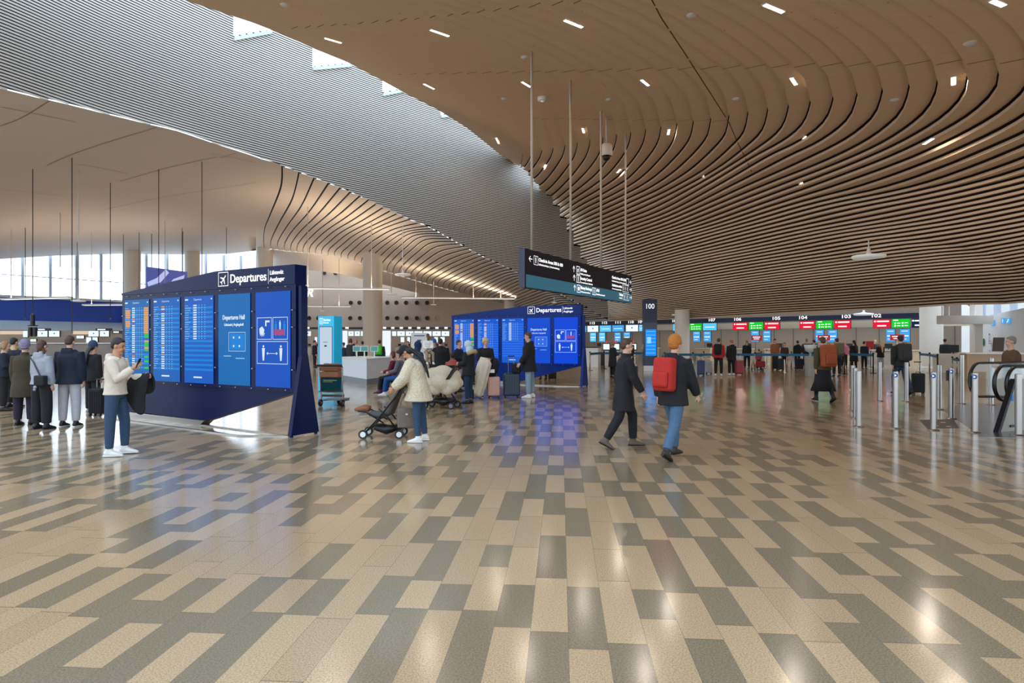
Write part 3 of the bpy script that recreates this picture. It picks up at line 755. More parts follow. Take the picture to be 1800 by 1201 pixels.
# check in counters
CTOP = mat('counter_top', srgb(214, 206, 190), .35); CFR = mat('counter_front', srgb(168, 156, 142), .5); WARMW = mat('counter_light_wood', srgb(206, 184, 152), .45)
for i, px in enumerate((1043, 1090, 1140, 1236, 1304, 1358, 1419, 1482, 1549, 1616)):
    p = onL(px, 0); w = 1.3
    t = thing('check_in_counter', f'pale check in counter {["under number 113","under number 111","hidden behind the 100 pylon","under number 107","under number 106","under number 105","under number 104","under number 103","under number 102","beside the right white column"][i]}', 'counter', p[:], RZL, 'check in counters of the right row')
    b = MB(); b.box((0, .4, .5), (w, .8, 1.0)); b.build('front', WARMW if i % 2 else CFR, t)
    b = MB(); b.box((0, .38, 1.04), (w+.1, .95, .06)); b.build('worktop', CTOP, t)
    b = MB(); b.box((w*.25, .5, 1.34), (.48, .05, .32)); b.box((w*.25, .5, 1.13), (.06, .06, .14)); b.build('monitor', BLACK, t)
    b = MB(); b.box((-w/2-.22, .5, .2), (.42, .9, .4)); b.build('baggage_scale', GREYP, t)
# little red notices standing on the desks
for px, l in ((1330, 'between desks 106 and 105'), (1448, 'between desks 104 and 103'), (1577, 'right of desk 102')):
    p = onL(px, .5); t = thing('notice_stand', 'red notice with white writing on a stand, '+l, 'notice', p[:], RZL, 'red notices at the check in desks')
    b = MB(); b.cyl((0, 0, 0), (0, 0, 1.72), .025); b.cyl((0, 0, 0), (0, 0, .03), .2); b.build('post', STEEL, t)
    b = MB(); b.box((0, 0, 1.93), (.86, .04, .40)); b.build('board', mat('notice_red', srgb(196, 20, 34), .5), t)
    b = MB(); rect(rect(b, -.3, .3, 1.96, 2.03, -.03), -.22, .22, 1.82, 1.88, -.03); b.build('writing', TXTW, t)
# small red notice stand on the floor among the queue
t = thing('notice_stand', 'small red notice among the people under number 102', 'notice', GP(1529, 648)[:], RZL)
b = MB(); b.cyl((0, 0, 0), (0, 0, 1.3), .02); b.cyl((0, 0, 0), (0, 0, .03), .18); b.build('post', STEEL, t)
b = MB(); b.box((0, 0, 1.42), (.42, .03, .5)); b.build('board', _M['notice_red'], t)
# self service kiosks with red lamps, left of the pylon
for px, py, l in ((1066, 642, 'left of the woman in the long dark coat'), (1083, 642, 'between the two dark coats'), (1113, 642, 'right of the couple beside the 100 pylon')):
    p = GP(px, py); t = thing('self_service_kiosk', 'self service kiosk with red lamp, '+l, 'kiosk', p[:], math.radians(-12), 'self service kiosks left of the pylon')
    b = MB(); b.box((0, 0, .5), (.3, .3, 1.0)); b.box((0, 0, .02), (.5, .5, .04)); b.build('pedestal', WHITE, t)
    b = MB(); b.box((0, -.02, 1.28), (.52, .12, .52)); b.build('head', BLACK, t)
    b = MB(); rect(b, -.21, .21, 1.1, 1.48, -.085); b.build('display', SCOL['white'], t)
    b = MB(); b.cyl((0, 0, 1.54), (0, 0, 1.72), .04); b.build('lamp', EM('signal_red', srgb(235, 50, 60), 1.0), t)
# white counter and bins left of the couple
t = thing('counter', 'white box counter with dark top left of the dark waste bin', 'counter', GP(1040, 645)[:], math.radians(-20))
b = MB(); b.box((0, .4, .62), (.85, .8, 1.24)); b.build('body', WHITE, t); b = MB(); b.box((0, .4, 1.27), (.9, .85, .06)); b.build('top', BLACK, t)
t = thing('waste_bin', 'dark grey waste bin under the blue belt left of the long dark coat', 'bin', GP(1056, 643)[:], 0)
b = MB(); b.rbox((0, 0, .45), (.42, .42, .86), .03); b.build('body', mat('bin_dark', srgb(44, 50, 56), .4), t); b = MB(); b.cyl((0, 0, .88), (0, 0, .93), .17, 18); b.build('rim', BLACK, t)
t = thing('waste_bin', 'tall grey waste bin with a bowl on top left of the orange backpack', 'bin', GP(1424.5, 661)[:], 0)
b = MB(); b.lathe([(.24, 0), (.27, .95), (.25, .96)], n=20); b.build('body', mat('bin_grey', srgb(140, 138, 134), .4), t, smooth=True)
b = MB(); b.lathe([(.05, .96), (.06, 1.12), (.22, 1.2), (.30, 1.5), (.27, 1.5), (.2, 1.25)], n=20); b.build('bowl', mat('bin_bowl', srgb(190, 196, 200), .3), t, smooth=True)

# ------------------------------------------------------------------ right edge: column screen, white wall with pictograms, window, portal
wr_pts = [(PXY(1724, 36)), (PXY(1900, 27))]
wall_run('wall_right', wr_pts, 0, [3.05, 3.62], WHITE)
ws_ = wall_run('wall_right', [PXY(1728, 37.5), PXY(1960, 29)], 0, [3.0, 3.0], WHITE)
gw = glass_wall('window_2', PXY(1727, 38.2), PXY(1960, 29.5), 2.8, 4.9, 4.9, 7, [], PALEF)
a = Vector((*PXY(1724, 36), 0)); bq = Vector((*PXY(1900, 27), 0)); dr = bq-a; angr = math.atan2(dr.y, dr.x)
def onR(px, off=.02):
    m = (px-900)/FPX; s = (m*a.y-a.x)/(dr.x-m*dr.y); n = Vector((dr.y, -dr.x, 0)).normalized(); return a+dr*s+n*off
SB = EM('pictogram_blue', srgb(70, 160, 225), .9)
for px, l, k in ((1747, 'lit blue pictogram sign with one figure, left of the pair on the white wall', 0), (1765, 'lit blue pictogram sign with a person, left one of the pair', 1), (1774, 'lit blue pictogram sign with an escalator, right one of the pair', 2)):
    p = onR(px); t = thing('pictogram_sign', l, 'sign', p[:], angr)
    z = 1.65+(600-(567 if px < 1750 else 563.5))*p.y/FPX
    b = MB(); b.box((0, -.02, z), (.34, .04, .30)); b.build('panel', SB, t)
    b = MB()
    if k < 2: man_icon(b, 0, z, .22, -.05)
    else: poly2(b, [(-.1, z-.09), (-.02, z-.09), (.1, z+.06), (.1, z+.1), (.05, z+.1), (-.06, z-.05), (-.1, z-.05)], -.05)
    b.build('pictogram', TXTW, t)
p = onR(1741, .03); t = thing('wheelchair_pictogram', 'large thin wheelchair pictogram drawn on the white wall', 'wall graphic', p[:], angr)
b = MB(); z = 1.65-4*p.y/FPX; 
for i in range(20):
    q0 = -2.2+i*.22; q1 = q0+.22; b.add([(.3*math.cos(q), -.01, z-.12+.3*math.sin(q)) for q in (q0, q1)]+[(.275*math.cos(q), -.01, z-.12+.275*math.sin(q)) for q in (q1, q0)], [(0, 1, 2, 3)])
disc2(b, -.04, z+.52, .06, -.01); rect(b, -.1, -.07, z, z+.42, -.01); rect(b, -.1, .2, z+.0, z+.03, -.01); rect(b, .18, .21, z-.2, z+.02, -.01); b.build('drawing', mat('thin_grey_line', srgb(96, 92, 88), .6), t)
p = onR(1729, .04); t = thing('wall_sign', 'small green sign on the left end of the white wall', 'sign', p[:], angr)
b = MB(); b.rbox((0, -.02, 1.62), (.36, .04, .40), .02); b.build('panel', mat('sign_green', srgb(10, 110, 66), .5), t); b = MB(); rect(b, -.05, .1, 1.55, 1.66, -.045); b.build('writing', TXTW, t)
# beige portal left of the white wall
b = MB(); q = AT(1716, 600, 34.5)
b.box((q.x, q.y, 1.7), (.42, .42, 4.6)); q2 = AT(1703, 600, 35); 
struct(b.build('trim_4', OFFWHITE))
b = MB(); c = AT(1696, 562, 34.2); b.box((c.x, c.y, c.z), (2.75, .5, .46)); struct(b.build('trim_5', OFFWHITE))
b = MB()
for px, l in ((1656, 'left'), (1668, 'middle'), (1714, 'right')):
    q = AT(px, 555, 34.3); b = MB(); b.cyl((q.x, q.y, 2.98), (q.x, q.y, 3.58), .03); tag(b.build('suspension_rod', WHITE), 'thin white rod holding the beige beam over the right desk, '+l, 'rod', 'rods holding the beige beam')
pass
for px, l in ((1662, 'left'), (1706, 'right')):
    p = AT(px, 534, 37); t = thing('ceiling_speaker', f'black ball speaker in a white ring under the ceiling, {l} one beside the column', 'speaker', p[:], 0)
    b = MB(); b.ball((0, 0, 0), .14); b.build('ball', BLACK, t, smooth=True); b = MB(); b.lathe([(.14, -.02), (.19, -.06), (.19, 0), (.15, .22), (0, .24)], n=18); b.build('ring', WHITE, t, smooth=True)
# service desk at the right end
t = thing('service_desk', 'long pale wood desk in front of the white wall at the right', 'desk', (AT(1725, 640, 27.5))[:2]+(0,), math.radians(-14))
b = MB(); b.box((.95, .35, .55), (3.0, .7, 1.1)); b.build('front', mat('pale_wood_desk', srgb(176, 150, 120), .5, var=.1, scale=3), t); b = MB(); b.box((.95, .35, 1.13), (3.1, .8, .06)); b.build('top', WHITE, t)
b = MB(); b.box((.78, .3, 1.52), (.42, .05, .62), m=Matrix.Rotation(.15, 3, 'X')); b.build('monitor', mat('monitor_brown', srgb(74, 58, 50), .4), t)
t = thing('service_desk', 'cream counter with a monitor and white figure behind the right column', 'desk', (AT(1683, 640, 33))[:2]+(0,), math.radians(-20))
b = MB(); b.box((0, .35, .5), (1.9, .7, 1.0)); b.build('front', OFFWHITE, t)
b = MB(); b.box((-.1, .3, 1.27), (.5, .05, .4)); b.box((-.1, .3, 1.03), (.06, .06, .12)); b.build('monitor', BLACK, t)

# ------------------------------------------------------------------ queue belts
BELT = mat('belt_teal', srgb(18, 96, 136), .6); 
def belt_post(px, py, label, to=None, dark=False, zt=1.0, group='belt posts of the queue in front of the right check in desks'):
    p = GP(px, py); t = thing('belt_post', label, 'belt post', p[:], 0, group)
    m = BLACKM if dark else STEEL
    b = MB(); b.cyl((0, 0, .02), (0, 0, zt), .032, 12); b.build('post', m, t, smooth=True)
    b = MB(); b.lathe([(.0, .035), (.10, .03), (.17, .012), (.17, 0)], n=18); b.build('base', m, t, smooth=True)
    b = MB(); b.cyl((0, 0, zt), (0, 0, zt+.07), .042, 12); b.build('head', BLACKM, t, smooth=True)
    if to is not None:
        q = GP(*to)-p; L = q.length; a_ = math.atan2(q.y, q.x); u = q/L
        b = MB(); R = Matrix.Rotation(a_, 3, 'Z'); b.box((q/2+Vector((0, 0, zt-.06)))[:], (L-.09, .008, .13), m=R); b.build('belt', BELT, t)
    return t
bp = [(1168, 654), (1218, 654), (1327, 654), (1383, 654.5), (1484, 657)]
nm = ['left end of the long teal belt, beside the 100 pylon', 'steel post with teal belt beside the left column', 'steel post with teal belt under number 106', 'steel post with teal belt under number 105', 'black post at the right end of the long teal belt']
for i, (x, y) in enumerate(bp):
    belt_post(x, y, 'belt post, '+nm[i], bp[i+1] if i+1 < len(bp) else None, dark=(i == 4))
belt_post(1535, 656, 'black belt post right of the long black coat', (1494, 652), dark=True)
for x, y, l in ((1338, 649, 'second row, thin steel post right of the one under 106'), (1391, 649, 'second row, thin steel post right of the one under 105'), (1348, 640, 'far row, thin steel post under number 105'), (1237, 649, 'second row, thin steel post beside the blue suitcase'), (1494, 650, 'steel post at the left end of the short teal belt'), (1530, 645, 'far black post beside the red scarf coat')):
    belt_post(x, y, l, dark=(x == 1530))
q_ = [(1617, 652), (1634, 655), (1648, 662)]
for i, (x, y) in enumerate(q_): belt_post(x, y, ['left thin steel post in front of the right column', 'middle thin steel post in front of the right column', 'black post with belt in front of the right column'][i], q_[i+1] if i < 2 else None, dark=(i == 2), group='belt posts around the right column')
belt_post(1037, 651, 'pale steel belt post with black head left of the waste bin', (1061, 647), zt=1.0)
belt_post(1062, 648, 'black belt post between bin and long dark coat', (1131, 648), dark=True)
q_ = [(1674, 657), (1682, 660), (1702, 657), (1712, 660), (1727, 659), (1739, 662)]
for i, (x, y) in enumerate(q_): belt_post(x, y, f'thin grey rail post before the right desk, {["first","second","third","fourth","fifth","sixth"][i]} from the left', q_[i+1] if i < 5 else None, zt=.82, group='thin rail posts before the right desk')
BELT2 = (1655, 657)

# ------------------------------------------------------------------ steel bollards with blue discs
BLUED = mat('disc_blue', srgb(36, 92, 160), .4)
def bollard(px, py, label, disc=True, h=1.08, reader=False):
    p = GP(px, py); t = thing('bollard', label, 'bollard', p[:], math.atan2(-p.x, p.y)*-1*-1, 'steel bollards guarding the escalator')
    r = .052
    b = MB(); b.loft([(0, 0, .01), (0, 0, h-.004), (0, 0, h)], [r, r, r-.01], 20); b.build('tube', STEEL, t, smooth=False)
    b = MB(); b.lathe([(r, .025), (.10, .018), (.108, 0)], n=20); b.build('base_ring', STEEL, t, smooth=True)
    if disc:
        b = MB(); disc2(b, 0, h-.07, .042, -r-.003, 18); b.build('blue_disc', BLUED, t)
        b = MB(); poly2(b, [(-.01, h-.09), (.02, h-.07), (-.01, h-.05), (-.022, h-.055), (-.004, h-.07), (-.022, h-.085)], -r-.006); b.build('arrow', TXTW, t)
    if reader:
        b = MB(); b.rbox((-r-.02, 0, h-.16), (.04, .07, .22), .012); b.build('reader', BLACK, t)
for a_ in ((1509, 750, 'front steel bollard of the tight row beside the long black coat', False), (1503.5, 735, 'middle steel bollard of the tight row', False), (1499, 722, 'rear steel bollard of the tight row', False),
           (1574, 753, 'steel bollard with a blue disc in front of the man in blue jeans', True), (1640.5, 756, 'steel bollard with a blue disc left of the dark floor mat end', True),
           (1713, 760, 'steel bollard with a blue disc at the corner of the grey floor plate', True), (1790, 765, 'steel bollard in front of the escalator panel', False),
           (1672, 736, 'steel bollard with a reader behind the dark floor mat', True), (1546, 705, 'thin far steel bollard left of the man in blue jeans', False),
           (1593, 706, 'thin far steel bollard right of the man in blue jeans', False), (1650.5, 720, 'steel bollard in front of the right column', False)):
    bollard(*a_, reader=(a_[0] in (1672, 1713)))
bollard(1690.5, 710, 'taller steel bollard left of the handrail loop', False, 1.3); bollard(1742.5, 712, 'taller steel bollard behind the handrail loop', False, 1.22)
# grey metal landing plate and dark mat on the floor
b = MB(); P = [GP(1655, 719), GP(1712, 757), GP(1722, 768), GP(1800, 770), GP(1830, 712), GP(1700, 708)]
b.slab([(p.x, p.y) for p in P], 0.0, .006); o = b.build('landing_plate', mat('plate_metal', srgb(120, 122, 126), .22, .8)); tag(o, 'smooth grey metal plate in the floor before the escalator', 'floor plate')
b = MB(); P = [GP(1616, 738), GP(1676, 737), GP(1686, 752), GP(1630, 753)]
b.slab([(p.x, p.y) for p in P], 0.0, .004); mt = b.build('floor_sticker', mat('sticker_dark', srgb(70, 62, 66), .5)); tag(mt, 'dark sticker with pink marks on the floor among the bollards', 'floor sticker')
b = MB()
for (x, y) in ((1633, 741), (1652, 742), (1640, 748), (1662, 749)):
    P = [GP(x, y), GP(x+9, y), GP(x+11, y+1.6), GP(x+2, y+1.6)]; b.slab([(p.x, p.y) for p in P], .0045, .0055)
b.build('marks', mat('sticker_pink', srgb(200, 160, 140), .5), mt)

# ------------------------------------------------------------------ escalator at the right edge
E0 = AT(1754, 740, 11.4); E0.z = 0
es = thing('escalator', 'escalator end with black handrail loops, glass and grey panels at the right edge', 'escalator', E0[:], math.radians(20))
def loop(y, x0, r, zc, tilt=.0):
    pts = []
    for i in range(17):
        q = PI/2+PI*i/16; pts.append((x0+r*.86*math.cos(q), y, zc+r*math.sin(q)))
    pts = [(x0+3.5, y, zc+r)]+[(x0+1, y, zc+r)]+pts+[(x0+.5, y, zc-r*1.05), (x0+3.5, y, zc-r*1.6)]
    m = MB(); m.loft(pts, [(.04, .024)]*len(pts), 8, side=(0, 1, 0)); m.build('handrail', mat('handrail_rubber', srgb(16, 14, 14), .35), es, smooth=True)
    g = MB(); P = [(p[0], p[2]) for p in pts]; g.prism([(p[0]+.02, p[1]) for p in P], y-.006, y+.006); g.build('glass_balustrade', GLASS, es)
loop(1.25, 1.42, .35, .85); loop(.25, .58, .33, .86); loop(.10, .68, .33, .84)
b = MB(); b.prism([(-.02, 0), (.42, .93), (3.5, .93), (3.5, 0)], -.03, .02); b.build('side_panel', mat('panel_grey', srgb(160, 156, 144), .4), es)
b = MB(); b.prism([(-.07, 0), (.40, .96), (.45, .96), (.0, 0)], -.05, .04); b.build('edge_profile', BLACKM, es)
b = MB(); b.box((.32, -.045, .62), (.05, .02, .12)); b.build('key_switch', EM('switch_blue', srgb(40, 130, 210), .6), es)
b = MB(); b.box((.33, -.045, .10), (.12, .02, .04)); b.build('vent_grille', BLACK, es)

# ------------------------------------------------------------------ pylon 100
p = AT(1131, 652, 34.9); py_ = thing('pylon', 'tall dark blue pylon with the number 100 and a bright blue screen', 'pylon', (p.x, p.y, 0), math.radians(-6))
b = MB(); b.box((.37, .28, 2.16), (.76, .52, 3.72)); b.build('body', mat('pylon_navy', srgb(14, 30, 66), .3, coat=.3), py_)
b = MB(); b.box((.37, .28, .15), (.70, .46, .30)); b.build('plinth', STEEL, py_)
b = MB(); fit_text(b, '100', .16, .60, 3.48, .40, -.002); b.build('number', TXTW, py_)
b = MB(); rect(b, .12, .70, .86, 2.32, .008); b.build('display', EM('screen_pylon', srgb(20, 140, 240), .95), py_)
b = MB()
for i in range(7): rect(b, .16, .66, 2.2-i*.2, 2.22-i*.2, .004)
rect(b, .2, .42, 1.55, 1.9, .004); b.build('writing', EM('screen_text_blue', srgb(150, 210, 255), .9), py_)

# ------------------------------------------------------------------ hanging direction sign
SL, SR = Vector((.52, 26.0, 0)), Vector((7.06, 37.0, 0)); Lg = (SR-SL).length; ga = math.atan2(11, 6.54)
sg = thing('hanging_sign', 'long dark direction sign with a teal strip hanging from four rods', 'sign', (SL.x, SL.y, 3.9), ga)
def gx(px): m = (px-900)/FPX; return Lg*(.52-26*m)/(11*m-6.54)
H = 1.63
b = MB(); b.box((Lg/2, .12, H/2), (Lg, .24, H)); b.build('panel', mat('sign_navy', srgb(20, 24, 50), .5), sg)
b = MB(); rect(b, .12, Lg-.02, .02, .56, -.004); b.build('teal_strip', mat('sign_teal', srgb(50, 106, 130), .4, emit=srgb(50, 106, 130), es=.45), sg)
b = MB(); b.box((.03, .12, H/2), (.1, .28, H+.02)); b.build('edge_profile', NAVY, sg)
b = MB()
def grow(px0, px1, z, t1, t2, px2, icon=True, arrow='U', pxa=None, y=-.012, s=.20):
    fit_text(b, t1, gx(px0), gx(px1), z, s, y, .006); fit_text(b, t2, gx(px0), gx(px2), z-.17, s*.55, y, .002)
grow(946.5, 989, 1.22, 'Check-in Areas 300 & 400', 'Lähtöselvitys | Incheckning', 983)
frame_rect(b, gx(938), gx(945.5), 1.03, 1.42, -.012, .02); man_icon(b, gx(941.5), 1.24, .28, -.012); arrow_icon(b, gx(932.5), 1.24, .30, -.012, 'L')
grow(1020, 1031, 1.22, 'All Gates', 'Kaikki portit | Alla gater', 1037.5); frame_rect(b, gx(1013), gx(1019), 1.03, 1.42, -.012, .03); plane_icon(b, gx(1016), 1.24, .26, -.012); arrow_icon(b, gx(1008.5), 1.24, .30, -.012, 'U')
grow(1020, 1040, .80, 'Security Control', 'Turvatarkastus | Säkerhet', 1041.5); frame_rect(b, gx(1013), gx(1019.5), .62, 1.0, -.012, .03); man_icon(b, gx(1016), .82, .30, -.012); arrow_icon(b, gx(1009), .82, .30, -.012, 'U')
grow(1020.5, 1040, .34, 'Money Exchange', 'Valuutanvaihto', 1037.5); frame_rect(b, gx(1014), gx(1020), .14, .52, -.012, .03); disc2(b, gx(1017), .33, .10, -.012); arrow_icon(b, gx(1010), .34, .30, -.012, 'U')
grow(1048, 1053, .34, 'ATM', 'Pankkiautomaatti', 1063); frame_rect(b, gx(1041), gx(1047), .14, .52, -.012, .03); man_icon(b, gx(1044), .33, .28, -.012)
grow(1075.5, 1100, 1.22, 'Check-in Areas 100 & 200', 'Lähtöselvitys | Incheckning', 1100); frame_rect(b, gx(1100.5), gx(1105), 1.03, 1.42, -.012, .03); arrow_icon(b, gx(1107.7), 1.24, .30, -.012, 'R')
grow(1075.5, 1093, .80, 'Assistance service', 'Avustuspalvelu', 1092)
frame_rect(b, gx(1094), gx(1105), .60, 1.0, -.012, .02)
for k in (1096, 1099, 1102.2): man_icon(b, gx(k), .80, .26, -.012)
arrow_icon(b, gx(1108), .80, .30, -.012, 'R')
grow(1088, 1095, .34, 'Toilets', 'WC', 1094); frame_rect(b, gx(1095.5), gx(1105.5), .14, .52, -.012, .02)
for k in (1098, 1102): man_icon(b, gx(k), .33, .26, -.012)
arrow_icon(b, gx(1108.4), .34, .30, -.012, 'R')
b.build('writing', TXTW, sg)
for px, ty in ((939, 90), (1007, 140), (1060, 195), (1103, 235)):
    x = gx(px); P = SL+(SR-SL)*(x/Lg); top = HC+(600-ty)*P.y/FPX
    k = layer_at(px, ty); top = max(top, 6)
    b = MB(); b.cyl((x, .12, H), (x, .12, top-3.9), .055, 10); b.build('rod', RODM, sg, smooth=True)
# ================================================================== lamps and fittings
DASH = [((992.5, 35), (1023.5, 47.5)), ((1344, 7.5), (1376.5, 21)), ((1745, 1), (1763.5, 9)), ((917.5, 143.5), (932.5, 152.5)), ((1127.5, 140), (1140, 150)), ((1391, 136.5), (1399, 148.5)),
        ((1676, 135), (1676, 148.5)), ((1024, 225), (1026.5, 233)), ((1176, 227), (1174.5, 236)), ((1417.5, 239), (1409, 248)), ((1640, 243), (1624, 253)), ((1090.5, 297), (1085, 303)),
        ((1239, 308), (1231, 314)), ((1412, 320), (1400, 326)), ((571, 66.5), (600, 75)), ((757, 52), (789, 63)), ((745, 147), (763, 156)), ((872, 242), (877, 252)), ((959, 289), (957, 294))]
DLAB = ['beyond the first row of short joints, left of the long joint', 'near the top edge right of the long joint', 'at the top right corner', 'just left of the leftmost sign rod', 'right of the middle sign rod, high up', 'right of the long joint on the second row',
        'standing upright near the right edge', 'small upright one between two sign rods', 'small upright one right of the fourth sign rod', 'slanting, right of the long joint in the curve', 'slanting, low at the right', 'tiny, behind the third rod', 'faint, above the dense layers left of the long joint', 'faint, above the dense layers right of the long joint', 'near the first skylight opening', 'high up left of centre', 'left of the third skylight opening', 'close to the skylight edge', 'tiny, beside the lower end of the slats']
for i, (p, q) in enumerate(DASH):
    c = ((p[0]+q[0])/2, (p[1]+q[1])/2); k = layer_at(*c); z = zk(k)-.02
    A_, B_ = atz(*p, z), atz(*q, z); d = B_-A_; L = max(.5, min(1.4, d.length)); ang = math.atan2(d.y, d.x); m_ = (A_+B_)/2
    t = thing('recessed_lamp', 'short bright ceiling lamp, '+DLAB[i], 'ceiling lamp', m_[:], ang, 'short bright lamps set in the timber ceiling')
    b = MB(); b.box((0, 0, .012), (L+.06, .18, .04)); b.build('frame', WHITE, t)
    b = MB(); b.box((0, 0, -.012), (L, .12, .01)); b.build('led_strip', LEDW, t)
    l = area_light('recessed_lamp_light', (m_.x, m_.y, m_.z-.03), (m_.x, m_.y, 0), L, .16, 64, (1.0, .86, .70)); l.rotation_euler = (0, 0, ang)
for (x, y, s, l) in ((953, 171, .26, 'white round smoke detector beside the leftmost sign rod'),):
    k = layer_at(x, y); p = atz(x, y, zk(k)); t = thing('smoke_detector', l, 'smoke detector', p[:], 0)
    b = MB(); b.lathe([(0, -.2), (s*.8, -.2), (s, -.12), (s, 0)], n=24); b.build('housing', WHITE, t, smooth=True); b = MB(); b.lathe([(0, -.235), (s*.35, -.23), (s*.4, -.2)], n=20); b.build('cap', LAMPW, t, smooth=True)
for (x, y, l) in ((1216, 26, 'top, left of the long lamp'), (922, 100, 'left of the leftmost sign rod'), (1070, 174, 'above the hanging camera'), (1294, 173, 'right of the long joint'), (1573, 175, 'between the curved layers at the right'), (1705, 75, 'near the top right corner'), (886, 173, 'near the skylight edge'), (500, 8, 'top left above the first skylight opening')):
    k = layer_at(x, y); p = atz(x, y, zk(k)); o = MB().lathe([(0, -.05), (.13, -.045), (.17, 0)], n=18).build('sprinkler_cap', WHITE, smooth=True); o.location = p
    tag(o, 'small pale round cap in the timber ceiling, '+l, 'ceiling cap', 'small round caps in the timber ceiling')
# hanging dome camera
k = layer_at(1066, 205); p = atz(1066, 205, zk(k)); zc = HC+(600-268)*p.y/FPX; t = thing('dome_camera', 'white dome camera with black lens hanging on a rod behind the sign rods', 'camera', (p.x, p.y, zc), 0)
b = MB(); b.lathe([(0, .5), (.2, .5), (.33, .42), (.36, -.14), (.30, -.2)], n=24); b.build('housing', OFFWHITE, t, smooth=True); b = MB(); b.ball((0, 0, -.26), .21, 16, 10); b.build('dome', BLACK, t, smooth=True); b = MB(); b.cyl((0, 0, .48), (0, 0, p.z-zc-.03), .05, 10); b.build('rod', RODM, t, smooth=True)

def disc_lamp(px, py, r_px, top, label, right=False, Y=None, z_top=None):
    if Y is None:
        tp = on_right(px, top) if right else on_left(px, top); Y = tp.y; zt = tp.z
    else: zt = z_top
    z = HC+(600-py)*Y/FPX; r = r_px*Y/FPX; X = (px-900)*Y/FPX
    t = thing('pendant_lamp', label, 'pendant lamp', (X, Y, z), 0, 'round white pendant lamps')
    b = MB(); b.lathe([(0, .0), (r*.92, 0), (r, .03*r+.02), (r, .14*r+.03), (r*.94, .2*r), (r*.3, .28*r), (r*.12, .34*r), (.0, .36*r)], n=32); b.build('shade', LAMPW, t, smooth=True)
    b = MB(); b.loft([(0, 0, .3*r), (0, 0, .62*r), (0, 0, .7*r)], [r*.14, r*.10, .04], 14); b.build('canopy', WHITE, t, smooth=True)
    b = MB(); b.cyl((0, 0, .6*r), (0, 0, zt-z), .035, 8); b.build('rod', WHITE, t, smooth=True)
disc_lamp(1527, 454, 27, 402, 'large round pendant lamp before the dense timber layers at the right', True)
disc_lamp(708, 484, 14, 398, 'round pendant lamp with bell canopy in front of the lit vault')
disc_lamp(688, 518, 9.5, 480, 'small round pendant lamp right of the thick column', Y=60, z_top=9.6)
disc_lamp(762, 536, 5, 500, 'tiny round pendant lamp over the far counters', Y=70, z_top=8.4)
disc_lamp(567, 547, 4, 500, 'tiny round pendant lamp above the turquoise kiosk', Y=60, z_top=9.5)
disc_lamp(138, 530, 11, 300, 'round pendant lamp hanging at the left before the blue band')
disc_lamp(1518, 554, 16, 540, 'wide round pendant lamp over the check in screens', Y=41, z_top=4.2)
disc_lamp(974, 532, 5, 520, 'tiny round pendant lamp right above the far departures board', Y=58, z_top=6.2)
disc_lamp(1187, 554, 6, 545, 'small round lamp beside the left white column', right=True)

def line_lamp(p, q, Y0, Y1, cables, label, light=0):
    A_, B_ = AT(*p, Y0), AT(*q, Y1); d = B_-A_; L = math.hypot(d.x, d.y); ang = math.atan2(d.y, d.x); z = (A_.z+B_.z)/2
    t = thing('linear_lamp', label, 'linear lamp', (A_.x, A_.y, z), ang, 'long white linear pendant lamps')
    b = MB(); b.box((L/2, 0, .06), (L, .46, .12)); b.build('body', WHITE, t); b = MB(); b.box((L/2, 0, -.002), (L-.1, .38, .02)); b.build('diffuser', mat('linear_diffuser', (1, 1, 1, 1), .4, emit=(1, .97, .93, 1), es=1.2), t)
    for (cx, cy) in cables:
        m = (cx-900)/FPX; s = (m*A_.y-A_.x)/((d.x)-m*d.y)*L; s = max(.1, min(L-.1, s))
        Pw = A_+d*(s/L); zt = vault_z(900+FPX*Pw.x/Pw.y, Pw.y)-.01
        b = MB(); b.cyl((s, 0, .1), (s, 0, zt-z), .03, 6); b.build('cable', RODM, t)
    if light:
        l = area_light('linear_lamp_uplight', (A_.x+d.x/2, A_.y+d.y/2, z+.14), (A_.x+d.x/2, A_.y+d.y/2, 30), L, .25, light*.36, (1.0, .76, .54)); l.rotation_euler = (PI, 0, ang)
line_lamp((520, 514), (685, 502), 50, 51, [(541, 392), (653, 395)], 'long linear pendant lamp passing behind the near departures board to the thick column', 1300)
line_lamp((705, 530), (906, 519), 66, 68, [(731, 484), (832, 493), (880, 504)], 'long linear pendant lamp over the far departures board', 1000)
line_lamp((520, 542), (617, 535), 70, 71, [(596, 470)], 'linear pendant lamp low above the turquoise kiosk', 800)
line_lamp((5, 530), (124, 520), 50, 48, [(19.5, 403), (106, 380)], 'linear pendant lamp at the far left before the blue band', 300)
line_lamp((147, 541), (300, 531), 56, 55, [(161, 418), (290, 405)], 'linear pendant lamp disappearing behind the near departures board', 500)
# dark suspension cables from the vault, each ending in a small fitting
for (x, y0, y1, l) in ((126.5, 277, 640, 'longest dark cable at the left, passing between the two hooded people'), (57.5, 297, 552, 'dark cable carrying the black speaker cluster'), (194, 321, 560, 'dark cable left of the near departures board'), (279, 297, 540, 'dark cable above the left screens of the near departures board'),
                       (355, 284, 500, 'dark cable above the third screen of the near board'), (44.5, 400, 560, 'short thin cable at the far left'), (136, 425, 500, 'thin short cable above the round lamp'), (217, 412, 520, 'thin cable beside the left window post'), (244.5, 408, 520, 'thin cable right of the left window column'), (320, 400, 480, 'thin cable before the second window column'), (398, 400, 470, 'dark cable above the word Departures')):
    tp = on_left(x, y0); zb = HC+(600-y1)*tp.y/FPX
    if x == 126.5: zb = 1.9+.3
    t = thing('suspension_cable', 'vertical '+l, 'cable', (tp.x, tp.y, zb), 0, 'cables hanging from the left vault')
    b = MB(); b.cyl((0, 0, 0), (0, 0, tp.z-zb), .026, 6); b.build('cable', RODD, t)
    b = MB(); b.ball((0, 0, 0), .06, 8, 6); b.build('fitting', GREYP, t, smooth=True)
